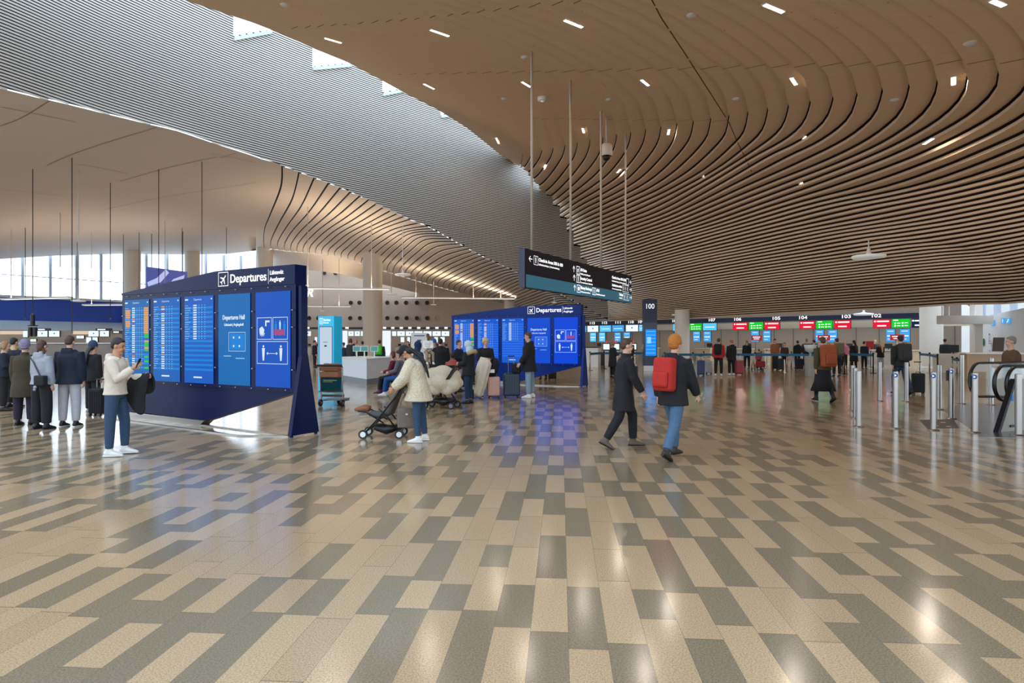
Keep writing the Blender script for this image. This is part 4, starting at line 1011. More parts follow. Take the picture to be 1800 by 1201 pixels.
p = on_left(57.5, 297); zc = HC+(600-575)*p.y/FPX; t = thing('speaker_cluster', 'black hanging speaker cluster over the queue at the far left', 'speaker', (p.x, p.y, zc), 0)
s_ = p.y/FPX
b = MB(); b.cyl((0, 0, .1), (0, 0, 22*s_), 3.6*s_, 14); b.build('upper_body', BLACK, t); b = MB(); b.cyl((0, 0, 2*s_), (0, 0, .12), 7.5*s_, 16); b.build('ring', BLACKM, t)
for a in (-4.2, 4.2): b = MB(); b.cyl((a*s_, 0, 0), (a*s_, 0, -16*s_), 3.4*s_, 14); b.build('horn', BLACK, t)

# ------------------------------------------------------------------ departures boards
def departures_board(R, ang, L, label, bright, ends):
    """R = right lower end of the screens, local x runs left to right, origin at the left end"""
    d = Vector((math.cos(ang), math.sin(ang), 0)); O = Vector((R[0], R[1], 0))-d*L
    t = thing('departures_board', label, 'departures board', O[:], ang)
    nb = mat('board_navy_'+ends, srgb(8, 20, 62) if ends == 'near' else srgb(12, 46, 122), .22, spec=.12)
    # header and frame
    x0, x1 = -.12, L+.12
    b = MB(); b.prism([(x0, .76), (x1, .76), (x1, 2.66), (x0, 2.66)], .0, .22); b.build('frame', nb, t)
    b = MB(); b.prism([(x0, 2.66), (x1, 2.66), (x1, 3.0), (L*.6, 3.0), (x0, 2.70)], -.02, .24); hd = b.build('header', nb, t)
    b = MB(); b.prism([(x0, .76), (x1, .76), (L*.54, .10), (x0, .14)], .03, .19); b.build('lower_body', nb, t)
    b = MB(); b.prism([(x0+.1, 0), (L*.50, 0), (L*.53, .10), (x0+.1, .12)], .0, .22); b.build('plinth', STEEL, t)
    b = MB(); b.slab([(x0, -.35), (L*.86, -.55), (L+.1, -.15), (L+.1, -.09), (L*.86, -.49), (x0, -.29)], 0, .02); b.slab([(L*.5, .0), (L*.5, .06), (L+.1, -.09), (L+.1, -.15)], 0.0, .02); b.build('floor_frame', STEEL, t)
    # upright and fin at the right end
    b = MB(); b.box((L+.19, .1, 1.6), (.07, .14, 2.05)); b.build('upright', nb, t)
    b = MB(); vs = [(L+.15, -.20, 0.03), (L+.15, .42, .03), (L+.15, .16, 1.45), (L+.15, .04, 1.45)]; b.add(vs+[(v[0]+.09, v[1], v[2]) for v in vs], [(0, 1, 2, 3), (7, 6, 5, 4), (0, 4, 5, 1), (1, 5, 6, 2), (2, 6, 7, 3), (3, 7, 4, 0)])
    for y in (-.16, .38): b.cyl((L+.2, y, 0), (L+.2, y, .04), .03)
    b.build('fin', nb, t)
    w = MB()
    xa = L*.62; frame_rect(w, xa, xa+.30, 2.70, 2.97, -.026, .014); plane_icon(w, xa+.16, 2.835, .20, -.026)
    add_text(w, 'Departures', xa+.35, 2.755, .23, -.026, bold=.003, xs=.97); vs_, _ = text_mesh('Departures', .23)
    xe = xa+.35+max(v[0] for v in vs_)*.97
    rect(w, xe+.05, xe+.058, 2.69, 2.96, -.026); add_text(w, 'Lähtevät', xe+.09, 2.85, .105, -.026, bold=.001); add_text(w, 'Avgångar', xe+.09, 2.73, .105, -.026, bold=.001)
    w.build('lettering', TXTW, hd)
    sw = .93*L/5.25; pitch = (L-sw)/4; z0, z1 = .83, 2.545
    rnd = random.Random(5)
    bc = [srgb(10, 108, 186), srgb(8, 102, 196), srgb(8, 98, 204), srgb(2, 112, 192), srgb(2, 88, 204)] if bright == 0 else [srgb(20, 100, 214), srgb(18, 94, 220), srgb(18, 98, 224), srgb(10, 82, 224), srgb(6, 76, 234)]
    mats = [EM(f'board_text_white', srgb(215, 232, 245), .85), EM('board_orange', srgb(226, 158, 66), .85), EM('board_green', srgb(20, 200, 50), .85), EM('board_stripe_'+ends, srgb(2, 128, 216) if bright == 0 else srgb(40, 110, 240), .85), EM('board_thin_text', srgb(140, 190, 226), .8), EM('board_pink', srgb(170, 70, 130), .8)]
    for i in range(5):
        xs0 = i*pitch
        s = MB(); rect(s, xs0, xs0+sw, z0, z1, -.012); sc_ = s.build('screen', EM(f'board_blue_{ends}_{i}', bc[i], .72), t)
        q = MB()
        def R_(x_0, x_1, za, zb, mi, y=-.018): q.cur = mi; rect(q, xs0+x_0*sw, xs0+x_1*sw, za, zb, y)
        if i < 3:
            q.cur = 0; vs_, fs_ = text_mesh('Departures', .055); q.add([(vx+xs0+sw*.34, -.02, vy+z1-.085) for vx, vy, vz in vs_], fs_)
            R_(.03, .14, z1-.08, z1-.05, 0); R_(.92, .96, z1-.08, z1-.05, 0)
            n = 29; step = (z1-z0-.36)/n
            lim = (28, 28, 15)[i]
            for r in range(n):
                zt = z1-.17-r*step; zb = zt-step*.55
                if r % 2: R_(.02, .98, zt-step*.8, zt+step*.1, 3, -.014)
                if r >= lim: continue
                R_(.03, .03+rnd.uniform(.08, .2), zt-step*.42, zt-step*.16, 4)
                R_(.32, .44, zb, zt, 0 if rnd.random() > .12 else (1 if rnd.random() > .4 else 5))
                for x in (.5, .6, .7): R_(x, x+.035, zt-step*.42, zt-step*.12, 4)
                if i == 0:
                    if r in (1, 2, 3, 4, 6, 7, 8): R_(.06, .25, zt-step*.8, zt+step*.05, 1, -.02)
                    if r < 12: R_(.80, .98, zt-step*.85, zt-step*.02, 1, -.02)
                    elif r in (12, 13, 16, 17, 19, 22, 24, 27): R_(.82, .99, zt-step*.85, zt, 2, -.02)
                    elif r in (15, 18): R_(.82, .99, zt-step*.85, zt, 1, -.02)
            if i > 0: R_(.33, .62, z0+.10, z0+.13, 0)
        elif i == 3:
            q.cur = 0
            fit_text(q, 'Departures Hall', xs0+sw*.15, xs0+sw*.84, z1-.48, .12, -.018, .001); fit_text(q, 'Lähtöaula | Avgångshall', xs0+sw*.2, xs0+sw*.8, z1-.60, .07, -.018)
            frame_rect(q, xs0+sw*.34, xs0+sw*.86, z1-1.08, z1-.72, -.018, .008)
            q.cur = 3; rect(q, xs0+sw*.38, xs0+sw*.82, z1-1.05, z1-.75, -.016)
            q.cur = 0
            for (u, v) in ((.5, .82), (.68, .82), (.5, .98), (.68, .98)): disc2(q, xs0+sw*u, z1-v, .022, -.02)
            R_(.18, .42, z1-1.18, z1-1.16, 4); R_(.56, .84, z1-1.22, z1-1.20, 4)
        else:
            q.cur = 0
            frame_rect(q, xs0+sw*.05, xs0+sw*.48, z1-.86, z1-.46, -.018, .010); frame_rect(q, xs0+sw*.51, xs0+sw*.93, z1-.86, z1-.46, -.018, .010); frame_rect(q, xs0+sw*.05, xs0+sw*.93, z1-1.30, z1-.89, -.018, .010)
            # washing hand under a tap, standing group, two figures keeping distance
            for k, (a_, l_) in enumerate(((2.2, .10), (1.9, .13), (1.6, .14), (1.3, .13), (.8, .09))):
                cx, cz = xs0+sw*.16+k*.018, z1-.74; ux, uz = math.cos(-a_+.35), math.sin(-a_+.35); poly2(q, [(cx-uz*.009, cz+ux*.009), (cx+uz*.009, cz-ux*.009), (cx+ux*l_*.5+uz*.007, cz+uz*l_*.5-ux*.007), (cx+ux*l_*.5-uz*.007, cz+uz*l_*.5+ux*.007)], -.018)
            poly2(q, [(xs0+sw*.13, z1-.76), (xs0+sw*.24, z1-.78), (xs0+sw*.27, z1-.68), (xs0+sw*.2, z1-.62), (xs0+sw*.12, z1-.66)], -.018)
            rect(q, xs0+sw*.29, xs0+sw*.33, z1-.62, z1-.52, -.018); rect(q, xs0+sw*.29, xs0+sw*.42, z1-.55, z1-.515, -.018)
            q.cur = 3
            for u in (.60, .72, .84): man_icon(q, xs0+sw*u, z1-.66, .26, -.018)
            q.cur = 5; rect(q, xs0+sw*.55, xs0+sw*.85, z1-.78, z1-.68, -.019); q.cur = 0; man_icon(q, xs0+sw*.72, z1-.60, .16, -.021)
            man_icon(q, xs0+sw*.24, z1-1.10, .28, -.018); man_icon(q, xs0+sw*.74, z1-1.10, .28, -.018)
            rect(q, xs0+sw*.34, xs0+sw*.64, z1-1.115, z1-1.105, -.018)
            for (cx, s2) in ((.34, 1), (.64, -1)): poly2(q, [(xs0+sw*cx-.01*s2, z1-1.11), (xs0+sw*cx+.03*s2, z1-1.08), (xs0+sw*cx+.03*s2, z1-1.14)], -.018)
        q.build('display_content', mats, sc_)
    # glass sheet with small steel studs in front of the screens
    g = MB()
    for i in range(6):
        xx = min(max(i*pitch-(pitch-sw)/2, -.06), L+.06)
        for z in (1.15, 1.9, 2.2): g.ball((xx, -.03, z), .014, 6, 4)
    for i in range(12): g.ball((x0+(x1-x0)*(i+.5)/12, -.03, 2.62), .011, 6, 4); g.ball((x0+(x1-x0)*(i+.5)/12, -.03, .79), .011, 6, 4)
    g.build('studs', STEEL, t)
    return t
departures_board((-3.884, 11.0), math.radians(-30.1), 5.25, 'near departures board with flight lists, standing beside the man with the phone', 0, 'near')
departures_board((2.42, 22.95), math.radians(-27.0), 5.35, 'far departures board behind the man in the black coat with the dark suitcase', 1, 'far')

# ------------------------------------------------------------------ turquoise service kiosk
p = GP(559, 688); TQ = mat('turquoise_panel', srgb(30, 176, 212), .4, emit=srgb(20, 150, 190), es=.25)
t = thing('service_kiosk', 'tall turquoise services kiosk with a white upright screen', 'kiosk', p[:], math.radians(-24))
b = MB(); b.box((.33, .2, 1.25), (.66, .40, 2.46)); b.build('body', TQ, t); b = MB(); b.box((.33, .2, .01), (.62, .36, .03)); b.build('foot', BLACK, t)
b = MB(); rect(b, .07, .58, .62, 2.12, -.004); b.build('screen', EM('kiosk_screen', srgb(196, 214, 232), .8), t)
b = MB(); frame_rect(b, .05, .60, .60, 2.14, -.008, .02); b.build('screen_frame', mat('kiosk_frame', srgb(20, 60, 90), .4), t)
b = MB(); frame_rect(b, .07, .21, 2.22, 2.42, -.008, .014); rect(b, .125, .155, 2.25, 2.34, -.008); disc2(b, .14, 2.375, .018, -.008); fit_text(b, 'Services', .24, .52, 2.32, .11, -.008, .002); fit_text(b, 'Palvelut', .24, .46, 2.24, .07, -.008); b.build('lettering', TXTW, t)
b = MB(); rect(b, .22, .40, 1.62, 1.635, -.010); rect(b, .27, .37, 1.48, 1.53, -.010); b.build('screen_writing', EM('dark_writing', srgb(40, 70, 120), .5), t)

# ------------------------------------------------------------------ baggage trolley with two wicker baskets
p = GP(583, 714); s = YG(714)/FPX
t = thing('baggage_trolley', 'steel baggage trolley with a green advert panel before the turquoise kiosk', 'trolley', p[:], math.radians(-8))
b = MB()
for sx in (-.29, .29): b.loft([(sx, .05, .12), (sx*1.02, -.02, .55), (sx*1.08, -.06, 1.0), (sx*1.08, -.14, 1.04)], [.018]*4, 8); b.loft([(sx, .05, .14), (sx*.8, .55, .12)], [.018]*2, 8)
b.loft([(-.31, -.14, 1.04), (.31, -.14, 1.04)], [.02]*2, 8); b.box((0, .0, .40), (.6, .03, .06)); b.box((0, .0, .72), (.6, .03, .05)); b.box((0, .05, .27), (.62, .06, .06)); b.build('frame', STEEL, t)
b = MB(); b.loft([(-.34, -.16, 1.045), (.34, -.16, 1.045)], [.028]*2, 10); b.build('handle', BLACK, t)
b = MB(); b.box((0, -.04, .56), (.54, .03, .30)); b.build('advert_panel', mat('advert_green', srgb(14, 62, 70), .3, var=.5, scale=5), t)
b = MB(); rect(b, -.2, .16, .655, .675, -.06); rect(b, -.2, .05, .62, .632, -.06); b.build('advert_writing', mat('advert_gold', srgb(160, 160, 120), .5), t)
for (x, y) in ((-.29, -.02), (.29, -.02), (-.05, .58), (.05, .58)):
    b = MB(); b.cyl((x-.025, y, .09), (x+.025, y, .09), .09, 16); w_ = b.build('wheel', BLACK, t); b = MB(); b.cyl((x-.03, y, .09), (x+.03, y, .09), .035, 10); b.build('hub', GREYP, w_)
b = MB(); b.box((0, .30, .16), (.5, .5, .03)); b.build('tray', GREYP, t)
WICK = mat('wicker', srgb(164, 108, 78), .8, var=.35, scale=60, bump=.6)
for (z, l, k) in ((.74, 'brown wicker basket on the trolley, lower one', 0), (.90, 'brown wicker basket on the trolley, topmost with rolls', 1)):
    o = thing('wicker_basket', l, 'basket', (p.x-.04, p.y+.08, z), math.radians(-8), 'wicker baskets stacked on the trolley')
    b = MB(); b.rbox((0, 0, .07), (.50, .26, .15), .03); b.build('basket', WICK, o)
    if k:
        b = MB(); rr = random.Random(2)
        for i in range(9): b.ball((-.18+.045*i, rr.uniform(-.06, .06), .16), (.05, .04, .035), 8, 6)
        b.build('rolls', mat('bread_brown', srgb(150, 96, 66), .7, var=.2, scale=20), o, smooth=True)

# ------------------------------------------------------------------ white information desk
t = thing('information_desk', 'white angular information desk left of the seated women', 'desk', (0, 0, 0), 0)
P = [GP(598, 668), GP(644.5, 676.5), GP(682, 671), GP(698, 668), GP(640, 665)]
b = MB(); b.slab([(q.x, q.y) for q in P], .22, .97); b.build('front', mat('desk_white', srgb(222, 228, 232), .35), t)
c_ = sum(P, Vector())/len(P)
b = MB(); b.slab([((q-c_)*.99+c_)[:2] for q in P], 0.0, .22); b.build('plinth', mat('desk_plinth', srgb(130, 136, 142), .35, .3), t)
b = MB(); b.slab([((q-c_)*1.02+c_)[:2] for q in P], .97, 1.0); b.build('worktop', WHITE, t)
for px, l in ((627, 'left'), (640.5, 'middle'), (658, 'right, partly behind the column')):
    q = AT(px, 628, 25.0); o = thing('desk_monitor', f'desk monitor with a green screen on the white desk, {l}', 'monitor', (q.x, q.y, 1.0), math.radians(8), 'monitors on the white information desk')
    b = MB(); b.box((0, 0, .36), (.30, .03, .22)); b.box((0, .02, .15), (.05, .04, .26)); b.box((0, .02, .01), (.2, .16, .02)); b.build('housing', WHITE, o); b = MB(); rect(b, -.13, .13, .27, .45, -.02); b.build('display', EM('monitor_green', srgb(96, 170, 170), .6), o)

# ------------------------------------------------------------------ far check in row and shops
def Lfar(px, off=0.0): return Vector(((px-900)*(74-off)/FPX, 74-off, 0))
fz = thing('fascia_band', 'thin dark band with small lit number plates over the far white desks', 'sign band', Lfar(536)[:], 0)
Wd = (Lfar(792)-Lfar(536)).length; b = MB(); b.box((Wd/2, .2, 3.22), (Wd, .3, .26)); b.build('band', mat('far_band', srgb(58, 70, 98), .5), fz)
for px in (541, 610, 642, 676, 690.5, 705.5, 720.5, 736, 752, 768, 784):
    x = (px-536)*74/FPX; b = MB(); b.box((x, -.02, 3.26), (.36, .1, .22)); b.build('number_plate', TXTW, fz)
for i, (a_, b_) in enumerate(((536, 547), (612, 622), (623, 633), (634, 645), (689, 697), (698, 712), (713, 727), (728, 743), (744, 759), (760, 775), (776, 790))):
    flat_screen('information_screen', a_, b_, 2.28, 2.88, 'white', f'white screen over the far desks, {["first","second","third","fourth","fifth","sixth","seventh","eighth","ninth","tenth","eleventh"][i]} from the left', line=Lfar, group='white screens over the far desks')
for i, (a_, b_) in enumerate(((553, 558), (704, 711), (715.5, 721), (763, 770), (774, 782))):
    flat_screen('portrait_screen', a_, b_, 1.55, 2.2, 'white', f'small upright pale screen behind the far desks, {["first","second","third","fourth","fifth"][i]} from the left', off=-.6, line=Lfar, group='upright screens behind the far desks', text=False)
for (px, w, l) in ((679, 1.05, 'right of the thick column'), (606.5, .6, 'left of the thick column')):
    q = Lfar(px, 2); t = thing('light_panel', 'tall glowing white panel '+l, 'light panel', q[:], 0); b = MB(); b.box((0, .06, 1.45), (w, .1, 2.9)); b.build('housing', WHITE, t); b = MB(); rect(b, -w/2+.02, w/2-.02, .02, 2.88, -.004); b.build('face', EM('panel_glow', srgb(226, 232, 248), 1.0), t)
for i, px in enumerate((541, 556, 620, 640, 700, 716, 733, 750, 767, 782)):
    q = Lfar(px, .6); t = thing('check_in_counter', f'white far check in counter, {["first","second","third","fourth","fifth","sixth","seventh","eighth","ninth","tenth"][i]} from the left', 'counter', q[:], 0, 'white counters of the far row')
    b = MB(); b.box((0, .3, .5), (.7, .6, 1.0)); b.build('front', WHITE, t); b = MB(); b.box((0, .3, 1.02), (.76, .66, .05)); b.build('worktop', GREYP, t); b = MB(); b.box((.1, .3, 1.25), (.34, .04, .26)); b.build('monitor', BLACK, t)
# advertising poster board among the far people
t = thing('poster_board', 'white poster board with a small blue figure behind the hooded people', 'poster', GP(737, 652)[:], 0)
b = MB(); b.box((0, .02, 1.38), (.92, .04, 1.5)); b.build('panel', WHITE, t); b = MB()
for x in (-.4, .4): b.cyl((x, .02, 0), (x, .02, .64), .02)
b.build('legs', STEEL, t); b = MB(); poly2(b, [(-.14, 1.75), (.14, 1.75), (.06, 1.65), (.1, 1.5), (-.1, 1.5), (-.06, 1.65)], -.006); rect(b, -.3, .3, 1.95, 2.0, -.006); b.build('drawing', mat('poster_blue', srgb(40, 60, 150), .5), t)
# big airline wall lettering end "IR" seen beside the board
t = thing('wall_lettering', 'two large white slanted letters on the far wall right of the near departures board', 'lettering', AT(533, 521, 81.6)[:], 0)
vs_, fs_ = text_mesh('IR', 1.45, bold=.05); b = MB(); b.add([(vx+vy*.3, -vz, vy) for vx, vy, vz in vs_], fs_); b.build('letters', TXTW, t)
# far left shops: pale screens, boards, counter
def Lsh(px, off=0.0): return Vector(((px-900)*(46-off)/FPX, 46-off, 0))
for i, (a_, b_, za, zb_, k) in enumerate(((40, 49, 1.95, 2.45, 'white'), (64, 84, 1.98, 2.45, 'white'), (85.5, 105, 1.98, 2.45, 'white'), (53, 64, 1.62, 1.84, 'white'), (134, 148, 1.85, 2.1, 'white'), (155, 174, 2.0, 2.45, 'white'), (175, 192, 2.0, 2.45, 'white'), (151, 161, 1.36, 1.98, 'white'), (162, 172, 1.4, 1.98, 'white'))):
    flat_screen('menu_screen', a_, b_, za, zb_, k, f'bright white screen over the left shop counter, {["first","second","third","fourth","fifth","sixth","seventh","eighth","ninth"][i]} from the left', line=Lsh, group='white screens over the left shop counter', off=.0)
for (a_, b_, za, zb_, l) in ((64, 88, 2.44, 2.62, 'left'), (168, 196, 2.44, 2.62, 'middle'), (197, 216, 2.24, 2.44, 'right')):
    q0, q1 = Lsh(a_), Lsh(b_); w = (q1-q0).length; t = thing('shop_sign', f'black shop sign with white writing over the left counters, {l}', 'sign', q0[:], 0); b = MB(); b.box((w/2, .05, (za+zb_)/2), (w, .1, zb_-za)); b.build('panel', BLACK, t); b = MB(); rect(b, w*.12, w*.62, za+.05, zb_-.05, -.006); b.build('writing', TXTW, t)
for (a_, b_) in ((0, 40), (128, 155)):
    q0, q1 = Lsh(a_), Lsh(b_); w = (q1-q0).length; t = thing('menu_board', 'warm cream lit board over the left shop counter '+('at the frame edge' if a_ == 0 else 'between the white screens'), 'board', q0[:], 0); b = MB(); b.box((w/2, .05, 2.3), (w, .1, .24)); b.build('panel', EM('cream_glow', srgb(226, 206, 178), .8), t)
q0, q1 = Lsh(-40, 3), Lsh(330, 3); w = (q1-q0).length
t = thing('shop_counter', 'long white shop counter behind the queue at the far left', 'counter', q0[:], 0)
b = MB(); b.box((w/2, .5, .75), (w, .6, 1.5)); b.build('front', mat('shop_front', srgb(150, 140, 132), .5, var=.3, scale=1.5), t); b = MB(); b.box((w/2, .45, 1.53), (w+.05, .8, .08)); b.build('worktop', WHITE, t)
b = MB(); rr = random.Random(8)
q = Lsh(225, 0); w = (Lsh(330, 0)-q).length
t = thing('shop_shelf', 'long shelf of small packets behind the left shop counter', 'shelf', q[:], 0)
b.box((w/2, .3, 1.0), (w, .3, 2.0)); b.build('carcass', mat('shelf_brown', srgb(120, 96, 76), .6), t)
pk = MB()
for i in range(90):
    pk.cur = rr.randrange(4); pk.box((rr.uniform(.1, w-.1), .12, rr.choice((1.35, 1.55, 1.75))), (rr.uniform(.1, .25), .1, rr.uniform(.1, .18)))
o = pk.build('packets', [mat('pack_a', srgb(180, 90, 60), .5), mat('pack_b', srgb(90, 140, 90), .5), mat('pack_c', srgb(200, 190, 170), .5), mat('pack_d', srgb(60, 70, 90), .5)], t); o['kind'] = 'stuff'
q0, q1 = Lsh(-60), Lsh(218); w = (q1-q0).length; b = MB(); b.box((q0.x+w/2, q0.y+.157, 1.23), (w, .14, 2.46)); struct(b.build('wall_shop', mat('shop_beige', srgb(164, 148, 130), .6, var=.25, scale=1.4)))
# hanging advertising screen before the left windows
p0_ = AT(257, 491, 60); p1_ = AT(328, 491, 60); w = p1_.x-p0_.x; t = thing('advertising_screen', 'large hanging advertising screen with violet blue shapes before the windows', 'screen', (p0_.x, p0_.y, AT(257, 505, 60).z), 0)
b = MB(); b.prism([(0, 0), (w, 0), (w, 1.5), (0, 2.0)], 0, .15); b.build('panel', mat('ad_screen', srgb(30, 30, 70), .4, emit=srgb(70, 80, 150), es=.8, var=.7, scale=.5), t)
b = MB(); poly2(b, [(.2, .1), (1.4, .5), (2.2, 1.4), (1.9, 1.75), (1.0, .9), (.1, .5)], -.01); poly2(b, [(2.2, .3), (3.6, .8), (3.7, 1.2), (2.6, .8)], -.01); b.build('picture', EM('ad_pale', srgb(180, 190, 235), .9), t)
b = MB(); b.cyl((.5, .05, 1.9), (.5, .05, 7.3), .03); b.cyl((w-.4, .05, 1.5), (w-.4, .05, 7.3), .03); b.build('rods', RODD, t)
# ================================================================== people
SKIN = [mat('skin_light', srgb(206, 160, 134), .55), mat('skin_tan', srgb(184, 134, 102), .55), mat('skin_dark', srgb(112, 76, 58), .55)]
HAIRC = {'black': mat('hair_black', srgb(26, 21, 20), .5, bump=.5, scale=60), 'brown': mat('hair_brown', srgb(74, 50, 36), .5, bump=.5, scale=60), 'blond': mat('hair_blond', srgb(214, 180, 116), .5, bump=.5, scale=60),
         'auburn': mat('hair_auburn', srgb(92, 46, 34), .5, bump=.5, scale=60), 'grey': mat('hair_grey', srgb(130, 124, 118), .5, bump=.5, scale=60), 'fair': mat('hair_fair', srgb(150, 112, 76), .5, bump=.5, scale=60)}
def fabric(name, c, rough=.85, var=.14, scale=14, bump=.45): return mat(name, srgb(*c), rough, var=var, scale=scale, bump=bump)
def remesh(mb, name, m, parent, vox, it=3):
    me = bpy.data.meshes.new('tmp'); me.from_pydata(mb.v, [], mb.f); me.update()
    o = bpy.data.objects.new('tmp', me); COL.objects.link(o)
    a = o.modifiers.new('r', 'REMESH'); a.mode = 'VOXEL'; a.voxel_size = vox
    s = o.modifiers.new('s', 'SMOOTH'); s.factor = .5; s.iterations = it
    dg = bpy.context.evaluated_depsgraph_get(); n = bpy.data.meshes.new_from_object(o.evaluated_get(dg))
    bpy.data.objects.remove(o, do_unlink=True); bpy.data.meshes.remove(me)
    n.name = name; n.materials.clear(); n.materials.append(m)
    for p in n.polygons: p.use_smooth = True
    r = bpy.data.objects.new(name, n); COL.objects.link(r); r.parent = parent; return r
def V(*a): return Vector(a)
POSES = {
 'stand': dict(),
 'walk': dict(legL=(V(0, .38, -.92), V(0, .02, -1), 0), legR=(V(0, -.22, -.97), V(0, -.50, -.86), 28), armL=(V(-.14, -.25, -.95), V(-.05, .1, -.99)), armR=(V(.14, .3, -.94), V(.05, .5, -.86)), lean=4),
 'phone': dict(legL=(V(-.10, .16, -.98), V(0, .0, -1), 0), legR=(V(.06, -.05, -1), V(0, -.03, -1), 0), armR=(V(.10, .42, -.9), V(-.12, .74, .62)), armL=(V(-.12, .25, -.96), V(.15, .93, .12)), hp=14, lean=1),
 'push': dict(legL=(V(-.06, .06, -1), V(0, -.08, -1), 0), legR=(V(.05, -.12, -1), V(0, -.12, -1), 0), armL=(V(-.12, .42, -.9), V(.1, .72, -.68)), armR=(V(.12, .42, -.9), V(-.1, .72, -.68)), lean=15, hp=38),
 'sit': dict(legL=(V(-.12, .98, -.12), V(0, .12, -1), 0), legR=(V(.10, .98, -.12), V(0, .12, -1), 0), armL=(V(-.10, .3, -.95), V(.35, .85, -.2)), armR=(V(.10, .3, -.95), V(-.35, .85, -.2)), seat=.50, lean=4),
 'hold': dict(armL=(V(-.16, .15, -.97), V(.45, .85, -.05)), armR=(V(.16, .15, -.97), V(-.45, .85, -.05))),
 'handle': dict(armL=(V(-.14, .2, -.97), V(-.05, .55, -.75)), armR=(V(.12, .05, -.99), V(0, .2, -.97)), legR=(V(.10, -.12, -1), V(.02, -.06, -1), 0)),
 'folded': dict(armL=(V(-.18, .12, -.97), V(.75, .6, .05)), armR=(V(.18, .12, -.97), V(-.75, .6, .1))),
}
STEP = {}
def person(px, py, H, rz, label, top, pants, shoes, hair=('short', 'black'), pose='stand', skin=0, vox=.022, hem=.0, infl=.035, kind='jacket', sleeve=.022, hood=None, wide=0.0,
           hat=None, skirt=None, extra=None, pos=None, male=True, yaw=0, group=None, hp=None, collar=None):
    P = dict(POSES[pose]); k = H/1.75
    root = thing('person', label, 'person', (pos if pos is not None else GP(px, py))[:], math.radians(rz), group)
    lean = math.radians(P.get('lean', 1)); hpr = math.radians(P.get('hp', 4) if hp is None else hp)
    s = V(0, math.sin(lean), math.cos(lean)); r = V(1, 0, 0); f = s.cross(r)*1
    f = V(0, math.cos(lean), -math.sin(lean))
    sw = (.185 if male else .160)*k
    lg = {}
    for side, sg in (('L', -1), ('R', 1)):
        th, sh, pt = P.get('leg'+side, (V(sg*.07, .02, -1), V(sg*.01, -.03, -1), 0)); th = th.normalized(); sh = sh.normalized()
        hip = V(sg*.092*k, 0, -.02*k); kn = hip+th*.43*k; an = kn+sh*.42*k; lg[side] = [hip, kn, an, math.radians(pt)]
    low = min(l[2].z-.078*k-math.sin(l[3])*.13*k for l in lg.values())
    pz = -low if 'seat' not in P else P['seat']+.11*k
    pel = V(0, 0, pz)
    for l in lg.values():
        for i in range(3): l[i] = l[i]+pel
    nb = pel+s*.52*k
    ha = lean+hpr; hd = V(0, math.sin(ha*.7), math.cos(ha*.7)); hc = nb+hd*.165*k
    HR = (Matrix.Rotation(math.radians(yaw), 3, 'Z') @ Matrix.Rotation(-ha, 3, 'X'))
    hu, hf, hr = HR @ V(0, 0, 1), HR @ V(0, 1, 0), HR @ V(1, 0, 0)
    ar = {}
    for side, sg in (('L', -1), ('R', 1)):
        u, w = P.get('arm'+side, (V(sg*.13, .02, -1), V(sg*.02, .16, -.98))); u = u.normalized(); w = w.normalized()
        sh = pel+s*.455*k+r*sg*sw; el = sh+u*.285*k; wr = el+w*.25*k; ar[side] = [sh, el, wr, w]
    # ---- body: one continuous surface
    b = MB()
    SP = [(-.07, .12, .09), (0, .155, .108), (.14, .135, .098), (.28, .148, .108), (.40, .165, .10), (.465, .12, .08), (.50, .062, .062), (.56, .052, .056), (.62, .052, .056)]
    wf = 1.0 if male else .9
    b.loft([pel+s*t*k for t, _, _ in SP[:7]]+[nb+hd*.04*k, nb+hd*.11*k], [(a*k*wf, c*k) for _, a, c in SP], 16, side=r)
    for side, sg in (('L', -1), ('R', 1)):
        h, kn, an, pt = lg[side]
        b.loft([h+V(0, 0, .05)*k, h, (h+kn)/2, kn, kn+(an-kn)*.35, an], [x*k for x in (.075, .086, .072, .054, .056, .037)], 12, side=r)
        fd = V(0, math.cos(pt), -math.sin(pt)); fu = V(0, math.sin(pt), math.cos(pt))
        b.loft([an-fd*.05*k-fu*.03*k, an-fu*.03*k, an+fd*.08*k-fu*.045*k, an+fd*.155*k-fu*.06*k], [(.032*k, .04*k), (.036*k, .045*k), (.042*k, .028*k), (.036*k, .016*k)], 10, side=r)
        sh, el, wr, w = ar[side]
        b.loft([sh-V(sg*.05, 0, 0)*k, sh, (sh+el)/2, el, (el*.6+wr*.4), wr, wr+w*.03*k], [x*k for x in (.05, .056, .044, .038, .038, .026, .026)], 12)
        # hand: palm, four fingers and a thumb
        pn = w.cross(V(sg, 0, 0)); pn = pn.normalized() if pn.length > .2 else V(0, 0, 1)
        wd = pn.cross(w).normalized()
        hn = wd if abs(wd.x) > .5 else wd                    # across the knuckles
        across = pn; palm = wd*(-sg if wd.x > 0 else sg)       # palm faces inward
        b.loft([wr, wr+w*.03*k, wr+w*.085*k], [(.024*k, .016*k), (.036*k, .017*k), (.040*k, .014*k)], 10, side=across)
        for i, (o_, ln) in enumerate(((-.030, .062), (-.010, .076), (.010, .080), (.029, .070))):
            a0 = wr+w*.08*k+across*o_*k; a1 = a0+(w*.8+palm*.35).normalized()*ln*.5*k; a2 = a1+(w*.35+palm*.9).normalized()*ln*.5*k
            b.loft([a0, a1, a2], [.0095*k, .009*k, .0075*k], 6)
        t0 = wr+w*.03*k+across*.03*k; t1 = t0+(w*.55+across*.6+palm*.45).normalized()*.035*k; b.loft([t0, t1, t1+(w*.8+palm*.4).normalized()*.03*k], [.013*k, .011*k, .009*k], 6)
    def hp_(x, y, z): return hc+(hr*x+hf*y+hu*z)*k
